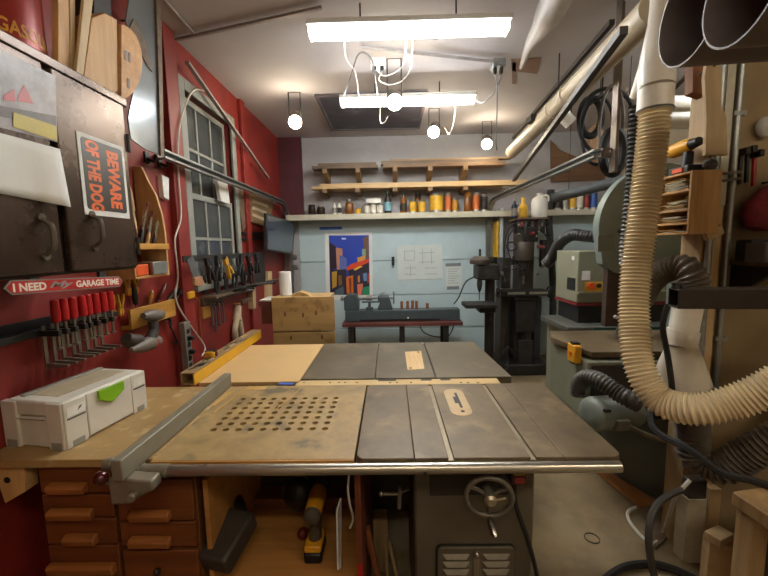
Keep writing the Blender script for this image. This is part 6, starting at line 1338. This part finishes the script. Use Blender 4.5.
# drill
dl = thing('cordless_drill', 'yellow and black cordless drill standing in the tool bay', 'drill', W(314, 566, Z=SF)); q0 = W(313, 564, Z=SF)
dk = mat('drill_dark', '#4d4437', .5); px_, py_ = q0.x, max(q0.y + .05, 1.36)
put('battery', B().box(px_ - .036, px_ + .036, py_ - .055, py_ + .055, SF + .0006, SF + .045), black, dl, bevel=.01)
put('battery_top', B().box(px_ - .034, px_ + .034, py_ - .052, py_ + .052, SF + .045, SF + .075), yellowp, dl, bevel=.008)
put('grip', B().tube([(px_ + .002, py_, SF + .07), (px_ + .006, py_ + .005, SF + .14), (px_ + .008, py_ + .012, SF + .2)], [.027, .022, .026], 14), dk, dl)
put('motor_body', B().lathe([(.02, 0), (.034, .012), (.036, .13), (.03, .15)], (px_ + .01, py_ - .075, SF + .225), (0, 1, .02), 20), yellowp, dl)
put('gear_case', B().lathe([(.033, 0), (.03, .04), (.022, .06)], (px_ + .01, py_ + .075, SF + .228), (0, 1, .02), 18), dk, dl)
put('end_cap', B().lathe([(.012, -.012), (.03, -.004), (.035, .012)], (px_ + .01, py_ - .078, SF + .225), (0, 1, .02), 18), dk, dl)
db = W(300, 490, Y=1.62)
hz_ = thing('dust_brush_bag', 'black plastic bag hanging in the back of the tool bay', 'bag', db)
put('bag_body', B().ball(V(W(300, 497, Y=1.58).x, 1.58, .47), .07, (1.1, .8, 1.15)), mat('bag_black', '#191919', .3, bump=.3), hz_); put('hook', B().tube([W(300, 487, Y=1.6), V(W(300, 485, Y=1.7).x, 1.765, W(300, 485, Y=1.7).z)], .006), darksteel, hz_)
ball = W(305, 541, Z=SF + .025); one('wooden_ball', 'round dark wooden ball lying beside the drill', 'ball', B().ball((px_ - .07, py_ + .08, SF + .0256), .025), scol[2])
# dark sanding box leaning at the left of the bay
fx_ = thing('floor_nozzle', 'dark scraped vacuum head leaning in the tool bay', 'vacuum head', W(220, 570, Z=SF))
n0_, n1_ = W(212, 566, Y=1.24), W(243, 515, Y=1.42)
n0_.z = max(n0_.z, SF + .07)
put('head', B().bar(n0_, n1_, .13, .085), mat('nozzle_dark', '#38312b', .55, var=.35, scale=14), fx_, bevel=.012)
put('wand', B().tube([n1_, W(240, 505, Y=1.46), W(238, 500, Y=1.5)], .022, 12), darksteel, fx_)
put('wand_handle', B().bar(W(228, 510, Y=1.47), W(194, 479, Y=1.40), .03, .02), wood('stick_wood', '#7a4a22', '#5d3413', 'X'), fx_)
# scraps between divider and saw cabinet
for k, (lab, u0, v0, u1, v1, w_, m) in enumerate((('long reddish strip leaning beside the divider board', 368, 528, 378, 575, .03, 'a'), ('second reddish strip leaning behind the first one', 366, 534, 378, 575, .03, 'a'), ('stubby pine stick leaning near the saw cabinet', 390, 543, 398, 580, .03, 'b'), ('upright pine stick standing near the saw cabinet', 386, 536, 387, 570, .022, 'b'))):
    p, q = W(u0, v0, Y=1.36 + .07 * k), W(u1, v1, Y=1.36 + .07 * k); d = (q - p).normalized(); q = p + d * ((p.z - .012) / -d.z) if d.z < -.05 else q
    one('wood_strip', lab, 'wood strip', B().bar(p, q, w_, .014), wood('strip_red', '#8a4d28', '#6a3516', 'Z') if m == 'a' else studm, bevel=.001)
p = W(371, 546, Y=1.62); one('wood_block', 'square tan wooden block standing on end under the saw', 'block', B().box(p.x + .01, p.x + .08, 1.66, 1.74, 0, W(371, 530, Y=1.6).z), studm, bevel=.004)
cord('thin white chain hanging along the divider board', [W(349, 475, Y=1.23), W(348, 490, Y=1.23), W(350, 505, Y=1.23), W(353, 518, Y=1.25), W(350, 528, Y=1.25)], .004, whc, 'light_chain')
